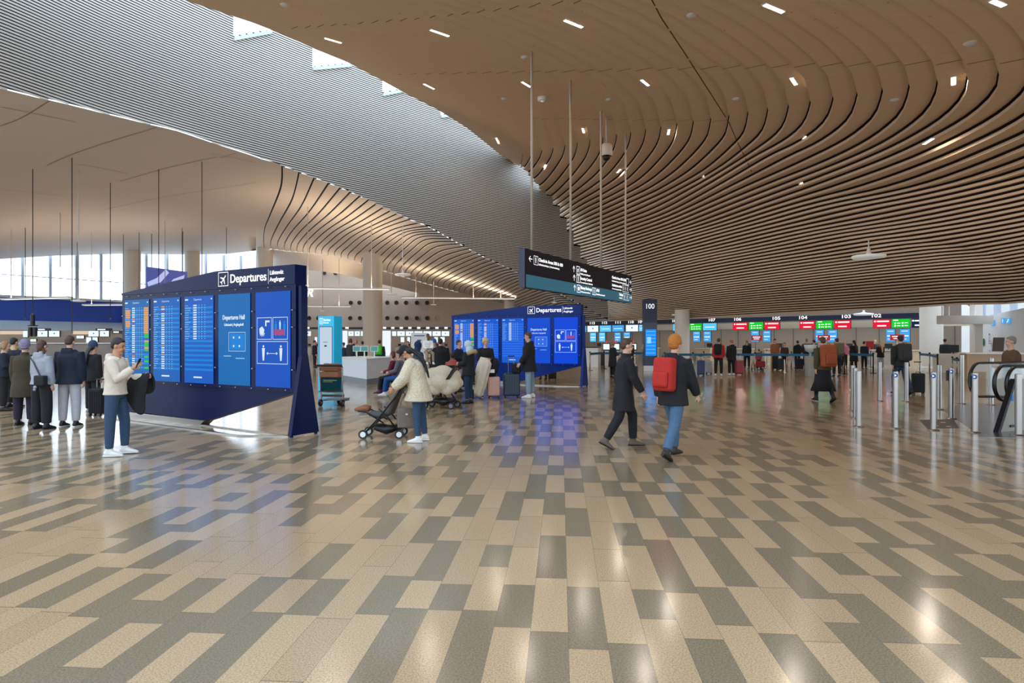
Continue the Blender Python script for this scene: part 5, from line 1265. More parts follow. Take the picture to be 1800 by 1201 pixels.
    b.ball(hp_(0, -.008, .025), (.074*k, .092*k, .092*k), 16, 12, HR); b.ball(hp_(0, .022, -.055), (.054*k, .062*k, .060*k), 14, 10, HR)
    b.loft([hp_(0, .078, .022), hp_(0, .100, -.012), hp_(0, .082, -.026)], [.009*k, .015*k, .010*k], 8); b.ball(hp_(0, .070, -.092), (.026*k, .022*k, .018*k), 8, 6, HR)
    for sg in (-1, 1): b.ball(hp_(sg*.076, -.005, -.005), (.010*k, .022*k, .032*k), 8, 6, HR); b.ball(hp_(sg*.03, .074, -.04), (.022*k, .016*k, .02*k), 8, 6, HR)
    remesh(b, 'body', SKIN[skin], root, vox*.55 if vox < .015 else vox*.75, 2)
    # ---- face
    if vox < .02:
        e = MB()
        for sg in (-1, 1): e.ball(hp_(sg*.030, .0815, .004), (.011*k, .006*k, .006*k), 8, 6, HR)
        e.build('eyes', mat('eye_dark', srgb(38, 28, 24), .3), root, smooth=True)
        e = MB()
        for sg in (-1, 1): e.loft([hp_(sg*.014, .088, .024), hp_(sg*.032, .085, .029), hp_(sg*.048, .074, .024)], [.004*k]*3, 6)
        e.build('eyebrows', HAIRC[hair[1]], root)
        e = MB(); e.loft([hp_(-.022, .076, -.056), hp_(0, .086, -.056), hp_(.022, .076, -.056)], [(.002*k, .002*k), (.004*k, .003*k), (.002*k, .002*k)], 6); e.build('mouth', mat('lips', srgb(166, 100, 88), .5), root)
    # ---- trousers
    if pants is not None:
        g = MB(); g.loft([pel+s*.10*k, pel, pel-V(0, 0, .09*k) if 'seat' not in P else pel-V(0, -.03*k, .05*k)], [(.150*k, .118*k), (.172*k, .130*k), (.150*k, .115*k)], 16, side=r)
        lw = pants[1]
        for side in 'LR':
            h, kn, an, pt = lg[side]
            g.loft([h+V(0, 0, .06)*k, h, (h+kn)/2, kn, (kn+an)/2, an+(kn-an)*.10], [x*k for x in (.090, .098+lw*.3, .085+lw*.7, .068+lw, .060+lw*1.1, .048+lw*1.1)], 14, side=r)
        remesh(g, 'trousers', pants[0], root, vox, 2)
    if skirt is not None:
        g = MB(); z1 = skirt[1]; g.loft([pel+s*.1*k, pel, V(pel.x, pel.y, (pel.z+z1)/2), V(0, 0, z1)], [(.15*k, .12*k), (.18*k, .15*k), (.21*k, .19*k), (skirt[2]*k, skirt[2]*.8*k)], 20, side=r); g.build('skirt', skirt[0], root, smooth=True)
    # ---- shoes
    for side in 'LR':
        h, kn, an, pt = lg[side]; fd = V(0, math.cos(pt), -math.sin(pt)); fu = V(0, math.sin(pt), math.cos(pt))
        g = MB(); bt = .08 if shoes[1] == 'boot' else .0
        pts = [an-fd*.072*k-fu*.036*k, an-fd*.05*k-fu*.03*k, an-fu*.026*k, an+fd*.07*k-fu*.038*k, an+fd*.14*k-fu*.05*k, an+fd*.19*k-fu*.056*k]
        g.loft(pts, [(.022*k, .026*k), (.038*k, .042*k), (.044*k, .050*k), (.050*k, .040*k), (.046*k, .026*k), (.026*k, .016*k)], 12, side=r)
        g.loft([an-fu*.02*k, an+(kn-an).normalized()*(.04+bt*1.6)*k], [(.046*k, .052*k), (.045*k, .052*k)], 12, side=r)
        sh_ = remesh(g, 'shoe', shoes[0], root, max(vox*.7, .012), 1)
        if vox < .02:
            g = MB(); g.loft([an-fd*.078*k-fu*.067*k, an-fd*.02*k-fu*.067*k, an+fd*.08*k-fu*.067*k, an+fd*.195*k-fu*.067*k], [(.03*k, .012*k), (.045*k, .013*k), (.052*k, .012*k), (.028*k, .010*k)], 12, side=r); g.build('sole', mat('sole_white', srgb(226, 224, 220), .6) if shoes[1] == 'sneaker' else BLACK, sh_)
    # ---- upper garment
    g = MB(); i_ = infl; hz = pel.z+hem
    tp = [pel+s*t*k for t in (.0, .14, .28, .40, .455, .50)]
    tr = [(.160+i_+wide, .115+i_), (.142+i_+wide*.6, .103+i_), (.155+i_+wide*.4, .112+i_), (.172+i_, .106+i_), (.140+i_*.8, .088+i_*.8), (.070+i_*.6, .070+i_*.6)]
    pre, prr = [], []
    if hem < 0:
        n = max(1, int(-hem/.15))
        for j in range(n, 0, -1):
            zz = hem*j/n; pre.append(pel+V(0, .25*lean*zz*0, zz*k)); fl = wide*1.0+(-zz)*.06; prr.append((.168+i_+fl, .128+i_+fl))
    elif hem > 0: tp[0] = pel+s*hem*k
    g.loft(pre+tp, [(a*k, c*k) for a, c in prr+tr], 18, side=r)
    for side, sg in (('L', -1), ('R', 1)):
        sh, el, wr, w = ar[side]; q = sleeve
        g.loft([sh-V(sg*.07, 0, 0)*k, sh, (sh+el)/2, el, (el+wr)/2, wr-w*.01*k], [x*k for x in (.055+q, .064+q, .054+q*1.1, .050+q*1.1, .045+q, .034+q*.8)], 12)
    if collar: g.loft([nb-s*.03*k, nb+hd*.05*k], [(.085*k, .08*k), (.075*k, .075*k)], 14, side=r)
    if hood: 
        g.loft([nb+f*(-.02)*k-s*.10*k-f*.06*k, nb-f*.075*k-s*.02*k, nb-f*.085*k+s*.05*k], [(.09*k, .05*k), (.125*k, .06*k), (.10*k, .04*k)], 14, side=r); g.loft([nb+f*.075*k-s*.035*k+r*-.07*k, nb-s*.01*k-r*.10*k-f*.02*k, nb-f*.10*k+s*.015*k, nb-s*.01*k+r*.10*k-f*.02*k, nb+f*.075*k-s*.035*k+r*.07*k], [.030*k, .038*k, .045*k, .038*k, .030*k], 10)
    gname = {'jacket': 'jacket', 'coat': 'coat', 'hoodie': 'hoodie', 'sweater': 'sweater', 'fur': 'fur_jacket'}[kind]
    remesh(g, gname, top, root, vox, 3 if kind != 'fur' else 1)
    # ---- hair and headwear
    hs, hcol = hair; hm = HAIRC[hcol]
    if hs is not None:
        g = MB()
        g.ball(hp_(0, -.024, .044), (.084*k, .092*k, .088*k), 16, 12, HR)
        if hs == 'short': g.ball(hp_(0, -.05, .0), (.074*k, .058*k, .065*k), 12, 8, HR); g.ball(hp_(0, .030, .090), (.060*k, .045*k, .022*k), 10, 8, HR)
        else: g.ball(hp_(0, -.05, -.01), (.080*k, .06*k, .09*k), 12, 8, HR)
        if hs == 'long': g.loft([hp_(0, -.05, .03), hp_(0, -.10, -.05), nb-f*(.125+infl)*k-s*.02*k, pel+s*.38*k-f*(.14+infl)*k, pel+s*.24*k-f*(.15+infl)*k, pel+s*.12*k-f*(.15+infl)*k], [(.075*k, .045*k), (.072*k, .04*k), (.066*k, .034*k), (.058*k, .030*k), (.045*k, .024*k), (.014*k, .012*k)], 12, side=hr)
        if hs == 'bob':
            for sg in (-1, 1): g.loft([hp_(sg*.07, -.02, .04), hp_(sg*.085, -.015, -.05), hp_(sg*.078, -.01, -.11)], [(.02*k, .045*k), (.022*k, .045*k), (.014*k, .03*k)], 8, side=hr)
        if hs == 'bun':
            g.ball(hp_(0, -.115, .07), .046*k, 10, 8)
            for sg in (-1, 1): g.loft([hp_(sg*.055, .045, .07), hp_(sg*.082, .0, .03), hp_(sg*.082, -.02, -.05)], [(.018*k, .03*k), (.018*k, .04*k), (.012*k, .03*k)], 8, side=hr)
        if hs == 'tails':
            for sg in (-1, 1): g.loft([hp_(sg*.07, -.03, -.05), hp_(sg*.085, -.02, -.13), hp_(sg*.08, 0, -.22)], [.024*k, .02*k, .008*k], 8)
        remesh(g, 'hair', hm, root, min(vox, .016), 2)
    if hat is not None:
        g = MB(); hk, hmat = hat
        if hk == 'beanie': g.ball(hp_(0, -.018, .062), (.094*k, .106*k, .108*k), 16, 10, HR); g.ball(hp_(0, -.04, -.01), (.086*k, .07*k, .06*k), 12, 8, HR); g.loft([hp_(0, -.012, .010), hp_(0, -.014, .055)], [(.094*k, .108*k), (.097*k, .110*k)], 18, side=hr)
        if hk == 'cap': g.ball(hp_(0, -.014, .05), (.088*k, .102*k, .085*k), 16, 10, HR); g.loft([hp_(0, .06, .045), hp_(0, .12, .035), hp_(0, .165, .022)], [(.072*k, .010*k), (.068*k, .008*k), (.04*k, .005*k)], 12, side=hr)
        if hk == 'hood': g.ball(hp_(0, -.03, .03), (.104*k, .118*k, .122*k), 16, 12, HR); g.loft([hp_(0, -.05, -.06), nb-f*.03*k-s*.03*k], [(.098*k, .09*k), (.12*k, .09*k)], 14, side=r)
        if hk == 'furhood': g.ball(hp_(0, -.03, .02), (.112*k, .12*k, .125*k), 16, 12, HR); g.loft([hp_(0, -.05, -.06), nb-f*.03*k-s*.03*k], [(.11*k, .10*k), (.14*k, .11*k)], 14, side=r)
        remesh(g, {'beanie': 'beanie', 'cap': 'cap', 'hood': 'hood', 'furhood': 'fur_trimmed_hood'}[hk], hmat, root, min(vox, .016), 2)
    M = Matrix.Translation(root.location) @ Matrix.Rotation(math.radians(rz), 4, 'Z')
    return dict(root=root, M=M, hand={a: M @ (ar[a][2]+ar[a][3]*.07*k) for a in 'LR'}, wrist={a: M @ ar[a][2] for a in 'LR'}, neck=nb, pel=pel, s=s, f=f, k=k, rz=math.radians(rz), head=hc, lean=lean, elbow={a: M @ ar[a][1] for a in 'LR'})

# ------------------------------------------------------------------ things people carry
def backpack(pp, m, label, sc=1.0, dx=0.0, drop=0.0):
    k = pp['k']; c = pp['M'] @ (pp['pel']+pp['s']*(.30-drop)*k-pp['f']*(.135+.09*sc)*k+V(dx, 0, 0))
    t = thing('backpack', label, 'backpack', c[:], pp['rz']); R = Matrix.Rotation(-pp['lean'], 3, 'X'); w, d, h = .30*sc, .17*sc, .46*sc
    b = MB(); b.rbox((0, 0, 0), (w, d, h), .06*sc, 4, R); b.build('main_bag', m, t, smooth=True)
    b = MB(); b.rbox((R @ V(0, -d*.58, -h*.16))[:], (w*.78, d*.4, h*.46), .035*sc, 3, R); b.build('front_pocket', m, t, smooth=True)
    b = MB()
    for x in (-.085, .085): b.loft([R @ V(x, d*.5, h*.38), V(x*1.1, d*.5+.07, .19*k+drop*k+.0), V(x*1.1, d*.5+.16*k, .20*k+drop*k)], [(.024, .006)]*3, 8, side=(1, 0, 0))
    b.build('straps', BLACK, t); b = MB(); b.loft([V(-.04, 0, h*.5), V(-.03, 0, h*.56), V(.03, 0, h*.56), V(.04, 0, h*.5)], [.008]*4, 6); b.build('grab_loop', BLACK, t)
    return t
def suitcase(px, py, w, h, m, label, rz=0, handle=.35, d=None, pos=None):
    t = thing('suitcase', label, 'suitcase', (pos if pos is not None else GP(px, py))[:], math.radians(rz)); d = d or w*.6
    b = MB(); b.rbox((0, 0, .06+h/2), (w, d, h), min(.06, w*.15), 4)
    b.build('shell', m, t, smooth=False); b = MB()
    for i in range(5): b.rbox((-w*.32+w*.16*i, -d/2-.002, .06+h/2), (.018, .012, h*.8), .005, 2)
    b.build('ridges', m, t)
    b = MB(); b.rbox((0, 0, .06+h/2), (w+.006, .012, h*.99), .003, 1); b.build('zip', BLACK, t)
    for x in (-1, 1):
        for y in (-1, 1): b = MB(); b.cyl((x*w*.38-.012, y*d*.34, .03), (x*w*.38+.012, y*d*.34, .03), .03, 12); b.box((x*w*.38, y*d*.34, .055), (.035, .05, .03)); b.build('wheel', BLACK, t)
    if handle:
        b = MB()
        for x in (-.08, .08): b.cyl((x, d*.30, .06+h), (x, d*.30, .06+h+handle), .008, 8)
        b.build('handle_tubes', STEEL, t); b = MB(); b.rbox((0, d*.30, .06+h+handle), (.20, .03, .03), .01, 2); b.build('grip', BLACK, t)
    b = MB(); b.loft([(-.07, 0, .06+h), (-.05, 0, .095+h), (.05, 0, .095+h), (.07, 0, .06+h)], [.010]*4, 6); b.build('top_handle', BLACK, t); return t
def handbag(loc, label, m, w=.26, h=.20, d=.10, rz=0, strap=.28, lift=0):
    t = thing('handbag', label, 'handbag', loc[:], rz); b = MB(); b.rbox((0, 0, -strap-h/2), (w, d, h), .025, 3); b.build('bag', m, t, smooth=True)
    b = MB(); b.loft([(-w*.4, 0, -strap-.01), (-w*.2, 0, -.03), (0, 0, 0), (w*.2, 0, -.03), (w*.4, 0, -strap-.01)], [(.010, .004)]*5, 6); b.build('strap', m, t)
    b = MB(); b.rbox((0, -d/2-.004, -strap-h*.3), (.04, .012, .03), .004, 2); b.build('clasp', STEEL, t); return t
def draped(pts_fn, nu, nv, name, m, label, cat, thick=.02):
    """hanging cloth with folds"""
    vs = [pts_fn(i/(nu-1), j/(nv-1)) for i in range(nu) for j in range(nv)]
    b = MB(); b.add(vs, [(i*nv+j, (i+1)*nv+j, (i+1)*nv+j+1, i*nv+j+1) for i in range(nu-1) for j in range(nv-1)])
    o = b.build(name, m, None, smooth=True); md = o.modifiers.new('t', 'SOLIDIFY'); md.thickness = thick
    s = o.modifiers.new('s', 'SUBSURF'); s.levels = 1; s.render_levels = 1
    return tag(o, label, cat)

CREAM = fabric('cream_hoodie', (208, 196, 178)); JEANS = fabric('blue_jeans', (44, 68, 94), scale=22); LJEANS = fabric('light_jeans', (130, 152, 168), scale=22); BLK = fabric('black_cloth', (20, 20, 24), var=.2); NAVYC = fabric('navy_cloth', (18, 26, 42))
OLIVE = fabric('olive_wool', (56, 48, 30)); GREYH = fabric('grey_hoodie', (150, 154, 164)); LGREY = fabric('light_grey_joggers', (170, 168, 172)); PLUM = fabric('plum_cloth', (36, 28, 44)); WSHOE = mat('white_shoe', srgb(222, 220, 216), .5); BSHOE = mat('black_shoe', srgb(24, 22, 24), .45)
FUR = fabric('cream_fur', (206, 192, 166), .95, .28, 38, 1.0); MAROON = fabric('maroon_knit', (96, 20, 44)); CORAL = fabric('coral_jacket', (176, 84, 78)); SLATE = fabric('slate_blue', (48, 64, 88)); NAVYH = fabric('navy_hood', (20, 46, 84)); FURT = fabric('tan_fur_trim', (186, 160, 122), .95, .3, 50, 1.0)
PALEB = fabric('pale_blue_scarf', (186, 200, 212)); RED = fabric('red_jacket', (178, 36, 32)); ORANGE = fabric('orange_pack', (150, 72, 34)); REDP = fabric('red_pack', (172, 36, 26)); MUST = fabric('mustard_hat', (176, 110, 44), .95, .2, 50, .8); DGREY = fabric('dark_grey_cloth', (52, 52, 54)); GREEN = fabric('green_pack', (70, 190, 40)); BROWNC = fabric('brown_cloth', (96, 66, 48)); TAUPE = fabric('taupe_boot', (96, 84, 74))
BH = mat('beanie_mixed', srgb(128, 120, 142), .9, var=.6, scale=30, bump=.6); PINKS = mat('rose_shell', srgb(206, 160, 142), .35); TEALS = mat('teal_shell', srgb(16, 44, 62), .35)
N_ = .0125
# --- group on the left
p = person(203, 800, 1.70, -82, 'person in a cream hoodie and blue jeans raising a phone beside the near departures board', CREAM, (JEANS, .006), (WSHOE, 'sneaker'), ('short', 'black'), 'phone', 1, N_, hem=-.04, infl=.03, kind='hoodie', hood=True)
h = p['hand']['R']; t = thing('phone', 'phone held up by the person in the cream hoodie', 'phone', h[:], math.radians(-82)); b = MB(); b.rbox((0, .02, .03), (.072, .009, .145), .004, 2, Matrix.Rotation(-.35, 3, 'X')); b.build('case', BLACK, t)
b = MB(); b.box((0, .0135, .03), (.064, .001, .13), m=Matrix.Rotation(-.35, 3, 'X')); b.build('display', EM('phone_display', srgb(180, 200, 220), .6), t)
w_ = p['wrist']['L']; e_ = p['elbow']['L']; ux = (w_-e_)
def f1(u, v):
    c = e_+ux*(.15+u*1.05); hang = abs(v-.42)/.58; sd = -1 if v < .42 else 1
    n = Vector((ux.y, -ux.x, 0)).normalized()
    return c+n*(sd*(.05+.025*math.sin(u*9+v*3))*min(1, hang*4))+Vector((.05*math.sin(v*5), 0, .055-hang*(.50 if sd > 0 else .36)*(1-.25*math.sin(u*5+1))))+ux*.25*hang*math.sin(u*3-1)
draped(f1, 12, 15, 'jacket', BLK, 'black jacket with pale lining draped over the left arm of the phone holder', 'jacket', .035)
person(43, 747, 1.66, 8, 'person in a long olive brown coat and mottled violet beanie, seen from behind', OLIVE, (PLUM, .02), (BSHOE, 'shoe'), ('short', 'brown'), 'stand', 0, N_, hem=-.36, infl=.045, kind='coat', wide=.02, hat=('beanie', BH), collar=True)
p = person(73, 754, 1.67, -14, 'person in a grey hoodie and wide black trousers with dark hair, seen from behind', GREYH, (BLK, .03), (BSHOE, 'shoe'), ('tails', 'brown'), 'stand', 0, N_, hem=-.06, infl=.035, kind='hoodie', hood=True, male=False, wide=.01)
c = p['M'] @ (p['pel']+V(.14, -.13, .02)); t = thing('shoulder_bag', 'black shoulder bag with a small charm at the hip of the grey hoodie', 'bag', c[:], p['rz']); b = MB(); b.rbox((0, 0, 0), (.24, .10, .19), .03, 3); b.build('bag', BLK, t, smooth=True)
b = MB(); b.loft([V(-.02, .0, .09), V(-.14, -.015, .32), V(-.24, -.01, .44)], [(.016, .005)]*3, 6, side=(1, 0, 0)); b.build('strap', BLACK, t); b = MB(); b.ball((-.06, -.06, -.12), .03, 8, 6); b.ball((-.06, -.07, -.165), .024, 8, 6); b.build('charm', GREYH, t)
person(122, 750, 1.76, 2, 'person in a navy hooded jacket and light grey joggers, seen from behind', NAVYC, (LGREY, .016), (BSHOE, 'sneaker'), ('short', 'brown'), 'stand', 0, N_, hem=-.12, infl=.055, kind='jacket', hood=True, wide=.01, sleeve=.03)
p = person(163, 727, 1.64, -20, 'person in black with a slate beanie between navy jacket and phone holder', BLK, (BLK, .02), (mat('grey_shoe', srgb(150, 150, 152), .6), 'sneaker'), ('long', 'black'), 'stand', 0, .016, hem=-.16, infl=.045, kind='jacket', hat=('beanie', SLATE), male=False)
suitcase(172, 731, .34, .55, BLK, 'black upright bag behind the legs of the phone holder', -10, .2)
person(6, 722, 1.66, -55, 'person with fair hair in a navy jacket at the left edge', NAVYC, (BLK, .01), (BSHOE, 'shoe'), ('bob', 'fair'), 'hold', 0, .018, hem=-.10, infl=.045, male=False, hp=16)
person(24, 716, 1.74, -10, 'person with black hair and a lime green collar behind the mottled beanie', NAVYC, (BLK, .01), (BSHOE, 'shoe'), ('short', 'black'), 'stand', 0, .02, hem=-.1, infl=.045, hood=False, collar=False)
p = AT(24, 603, 15.9); b = MB(); b.loft([(0, 0, -.03), (0, 0, .03)], [(.098, .09), (.088, .08)], 16); o = b.build('collar_scarf', fabric('lime_cloth', (150, 210, 60)), None, smooth=True); o.location = (p.x+.02, p.y, 1.49); tag(o, 'lime green scarf round the neck of the black haired person at the left', 'scarf')
suitcase(9, 712, .44, .50, mat('dusky_pink_shell', srgb(126, 86, 84), .4), 'dusky pink suitcase at the left edge', -10, .40)

# --- strollers and the group in the middle
def stroller(loc, rz, label, goods=True):
    t = thing('stroller', label, 'stroller', loc[:], rz); T = BLACKM
    b = MB()
    for x in (-.23, .23):
        b.loft([(x, -.36, 1.02), (x, -.20, .78), (x, .12, .38), (x, .38, .10)], [.016]*4, 8); b.loft([(x, -.28, .12), (x, -.05, .42), (x, .10, .56)], [.015]*3, 8); b.loft([(x, .02, .30), (x, .34, .50), (x, .50, .52)], [.014]*3, 8)
    b.loft([(-.23, -.36, 1.02), (-.2, -.40, 1.04), (.2, -.40, 1.04), (.23, -.36, 1.02)], [.02]*4, 8); b.loft([(-.23, -.28, .12), (.23, -.28, .12)], [.014]*2, 8); b.loft([(-.23, .38, .12), (.23, .38, .12)], [.014]*2, 8); b.build('frame', T, t, smooth=True)
    b = MB(); b.loft([(0, .30, .46), (0, .10, .42), (0, -.08, .50), (0, -.22, .82), (0, -.30, .98)], [(.20, .05), (.21, .07), (.21, .08), (.20, .06), (.17, .04)], 12, side=(1, 0, 0)); b.build('seat', fabric('stroller_grey', (74, 72, 70)), t, smooth=True)
    b = MB(); b.loft([(0, .32, .46), (0, .50, .44)], [(.19, .02), (.17, .018)], 10, side=(1, 0, 0)); b.build('footrest', GREYP, t)
    b = MB(); b.loft([(0, -.24, .20), (0, .0, .16), (0, .22, .20)], [(.17, .06), (.19, .11), (.17, .06)], 12, side=(1, 0, 0)); b.build('basket', BLACK, t, smooth=True)
    for x in (-.23, .23):
        for (y, r) in ((-.28, .085), (.40, .085)):
            b = MB(); b.cyl((x-.028, y, r), (x+.028, y, r), r, 20); w = b.build('wheel', BLACK, t); b = MB(); b.cyl((x-.032, y, r), (x+.032, y, r), r*.62, 14); b.build('rim', WHITE if goods else GREYP, w)
    return t
sp_ = GP(680, 768); st_ = stroller(sp_, math.radians(90), 'black folding stroller pushed by the person in the cream fur jacket'); st_.scale = (.9, .9, .9)
def bx_(y, x, z): return sp_+Vector((-y, x, z))*.9
t = thing('boots', 'tan boots lying on the footrest of the near stroller', 'boots', bx_(.44, -.03, .50)[:], math.radians(90)); b = MB()
b.loft([(0, -.10, .04), (0, .0, .05), (0, .12, .03), (0, .15, .02)], [(.05, .05), (.055, .055), (.05, .035), (.03, .02)], 12, side=(1, 0, 0)); b.loft([(.1, -.10, .04), (.1, .0, .05), (.1, .10, .03)], [(.05, .05), (.055, .055), (.04, .03)], 12, side=(1, 0, 0)); b.build('uppers', fabric('tan_leather', (134, 82, 52), .6), t, smooth=True)
t = thing('bundle', 'patterned bundle in the lower basket of the near stroller', 'bundle', bx_(-.1, 0, .25)[:], math.radians(70)); b = MB(); b.ball((0, 0, .03), (.13, .16, .06), 12, 8); b.build('cloth', mat('pattern_cloth', srgb(170, 150, 120), .9, var=.7, scale=30), t, smooth=True)
p = person(736, 776, 1.63, 92, 'person in a cream fur jacket, black cap and jeans bending over a stroller', FUR, (JEANS, .0), (WSHOE, 'sneaker'), ('long', 'black'), 'push', 1, N_, hem=-.22, infl=.07, kind='fur', wide=.05, sleeve=.05, hat=('cap', BLK), male=False)
handbag(GP(713, 776)+Vector((0, .1, .78)), 'grey cloth bag hanging from the handle of the near stroller', fabric('taupe_bag', (110, 100, 92)), .30, .32, .12, .2, .24)
s2 = GP(778, 719)+Vector((0, .25, 0)); stroller(s2, math.radians(75), 'second stroller half hidden under a heap of cream fur', False)
g = MB(); rr = random.Random(4)
for (x, y, z, r) in ((-.22, 0, .80, .25), (.0, -.02, .84, .27), (.2, .0, .78, .24), (-.3, -.06, .60, .20), (-.05, -.18, .62, .24), (.22, -.12, .58, .22), (.32, .02, .62, .16), (.08, -.2, .45, .15), (-.2, -.2, .46, .15)):
    g.ball((x+rr.uniform(-.02, .02), y, z), (r, r*.8, r*.85), 14, 10)
o = remesh(g, 'coat', FUR, None, .03, 1); o.location = s2; tag(o, 'heap of cream fur over the second stroller, standing in for a blurred figure', 'coat')  # fur heap put in place of a ghosted figure
# seats
def bench(loc, rz, n, label):
    t = thing('bench', label, 'bench', loc[:], rz); w = .56*n; b = MB(); b.box((0, 0, .36), (w, .06, .05)); b.build('beam', BLACKM, t)
    for x in (-w/2+.1, w/2-.1): b = MB(); b.loft([(x, -.28, .0), (x, -.02, .36), (x, .28, .0)], [(.03, .014)]*3, 8, side=(1, 0, 0)); b.build('leg', BLACKM, t)
    for i in range(n):
        x = -w/2+.28+i*.56; b = MB(); b.rbox((x, .02, .43), (.48, .46, .04), .015, 2); b.build('seat', BLK, t); b = MB(); b.rbox((x, -.24, .72), (.48, .04, .50), .015, 2, ); b.build('backrest', BLK, t)
b0 = GP(700, 699); bench(b0+Vector((.06, .2, 0)), math.radians(112), 3, 'black bench under the two seated people left of the strollers')
q1 = GP(689, 697)
person(0, 0, 1.62, 88, 'seated person in a maroon top and black trousers with purple shoes', MAROON, (BLK, .01), (mat('purple_shoe', srgb(92, 38, 76), .5), 'shoe'), ('bob', 'auburn'), 'sit', 0, .016, hem=.0, infl=.03, kind='sweater', pos=b0+Vector((-.24, .70, 0)), male=False, hp=10)
person(0, 0, 1.70, 88, 'seated person in a grey jacket and blue jeans, head hidden behind the black cap', GREYH if False else fabric('mid_grey_jacket', (98, 96, 104)), (fabric('bright_jeans', (26, 78, 138), scale=22), .01), (WSHOE, 'sneaker'), ('short', 'black'), 'sit', 0, .018, hem=-.02, infl=.04, pos=b0+Vector((.05, .16, 0)), hp=14)
b1 = GP(803, 700); bench(b1, math.radians(4), 2, 'black bench carrying the person in coral, beside the second stroller')
person(0, 0, 1.60, 10, 'seated person in a coral jacket with dark hair, seen from behind', CORAL, (BLK, .01), (BSHOE, 'shoe'), ('short', 'black'), 'sit', 2, .016, hem=-.04, infl=.05, kind='jacket', hood=True, pos=b1+Vector((-.12, .02, 0)), male=False)
person(735, 703, 1.64, -60, 'standing person with a navy blue hood up and slate jacket behind the black cap', SLATE, (BLK, .02), (BSHOE, 'shoe'), (None, 'black'), 'hold', 2, .018, hem=-.14, infl=.05, hat=('hood', NAVYH), male=False)
person(0, 0, 1.05, 200, 'small child in a white shirt held up beside the navy blue hood', fabric('white_shirt', (222, 220, 214)), (fabric('beige_trousers', (150, 130, 110)), .0), (WSHOE, 'sneaker'), ('short', 'black'), 'sit', 2, .016, hem=-.03, infl=.03, pos=AT(752, 600, 17.1)-Vector((0, 0, .84)), male=False)
person(774, 690, 1.74, 12, 'person in a bulky black jacket with hood behind the seated coral jacket', BLK, (BLK, .02), (BSHOE, 'shoe'), ('short', 'black'), 'stand', 0, .018, hem=-.16, infl=.09, hood=True, wide=.03, sleeve=.05)
person(763, 680, 1.72, 150, 'person in a blue cap and tan fur collar behind the bulky black jacket', FURT, (BLK, .02), (BSHOE, 'shoe'), ('short', 'brown'), 'hold', 0, .02, hem=-.1, infl=.06, hat=('beanie', fabric('blue_cap', (40, 96, 160))), male=False)
p = person(824, 709, 1.66, 70, 'person with pale grey hood, tan fur trim, black coat and navy jeans', BLK, (fabric('navy_jeans', (28, 48, 76), scale=22), .0), (BSHOE, 'shoe'), (None, 'black'), 'hold', 0, .016, hem=-.16, infl=.055, kind='coat', hat=('furhood', PALEB), male=False, hp=14)
c = p['M'] @ (p['neck']-p['f']*.10+V(0, 0, -.05)); b = MB(); b.loft([(-.20, .06, -.02), (-.13, -.05, .03), (0, -.09, .05), (.13, -.05, .03), (.20, .06, -.02)], [.055]*5, 10); o = b.build('fur_collar', FURT, None, smooth=True); o.location = c; o.rotation_euler = (0, 0, p['rz']); tag(o, 'tan fur collar on the back of the pale hooded person', 'collar')
handbag(p['hand']['R']+Vector((0, -.05, -.02)), 'small grey pink handbag of the pale hooded person', mat('grey_pink', srgb(150, 124, 128), .5), .26, .18, .09, 0, .12)
person(806, 688, 1.70, -110, 'person in a navy jacket just behind the pale hooded person', NAVYC, (BLK, .01), (BSHOE, 'shoe'), ('short', 'brown'), 'folded', 0, .022, hem=-.1, infl=.05, male=False)
p = person(853, 698, 1.76, 195, 'blond person in a black top carrying a long cream coat over the arms', BLK, (BLK, .01), (BSHOE, 'sneaker'), ('bun', 'blond'), 'hold', 0, .015, hem=-.02, infl=.022, kind='sweater', male=False, hp=8, yaw=20)
pl = p['M'].translation
def folded(pts, rad, folds, depth, n=44):
    m = MB(); m.loft(pts, rad, n, side=(1, 0, 0)); N = len(pts)
    for i in range(N):
        c = Vector(pts[i])
        for q in range(n):
            j = i*n+q; v = Vector(m.v[j]); t = i/(N-1); m.v[j] = tuple(c+(v-c)*(1+depth*t*math.sin(folds*2*PI*q/n+t*2.2)))
    return m
pts = [pl+Vector((.10, -.34, 1.12)), pl+Vector((.04, -.38, 1.10)), pl+Vector((-.02, -.39, .95)), pl+Vector((-.09, -.39, .70)), pl+Vector((-.17, -.38, .42)), pl+Vector((-.25, -.37, .16)), pl+Vector((-.28, -.37, .09))]
m = folded(pts, [(.10, .05), (.19, .08), (.20, .085), (.20, .085), (.20, .09), (.19, .085), (.15, .05)], 7, .20)
tag(m.build('coat', fabric('cream_coat', (214, 202, 178)), None, smooth=True), 'long cream coat hanging from the arms of the blond person', 'coat')
suitcase(868, 699, .36, .56, PINKS, 'rose gold suitcase between the blond person and the teal suitcase', 5, .42)
t = thing('jacket', 'black quilted bundle with white print lying on the rose gold suitcase', 'jacket', (GP(866, 699)+Vector((0, 0, .66)))[:], 0); b = MB(); b.loft([(-.10, 0, 0), (0, -.03, .16), (.08, 0, .34), (.1, .02, .5)], [(.15, .10), (.17, .12), (.12, .09), (.05, .05)], 12, side=(1, 0, 0)); b.build('cloth', BLK, t, smooth=True); b = MB(); rect(b, -.08, .06, .08, .18, -.165); b.build('print', WHITE, t)
p = person(930, 699, 1.92, 82, 'tall person in a black hooded parka and light jeans beside the teal suitcase', BLK, (LJEANS, .012), (WSHOE, 'sneaker'), ('short', 'brown'), 'handle', 0, .015, hem=-.24, infl=.06, kind='jacket', hood=True, wide=.02, sleeve=.035, hp=10)
suitcase(899, 699, .48, .66, TEALS, 'large dark teal suitcase in front of the tall person in the parka', 8, .50)
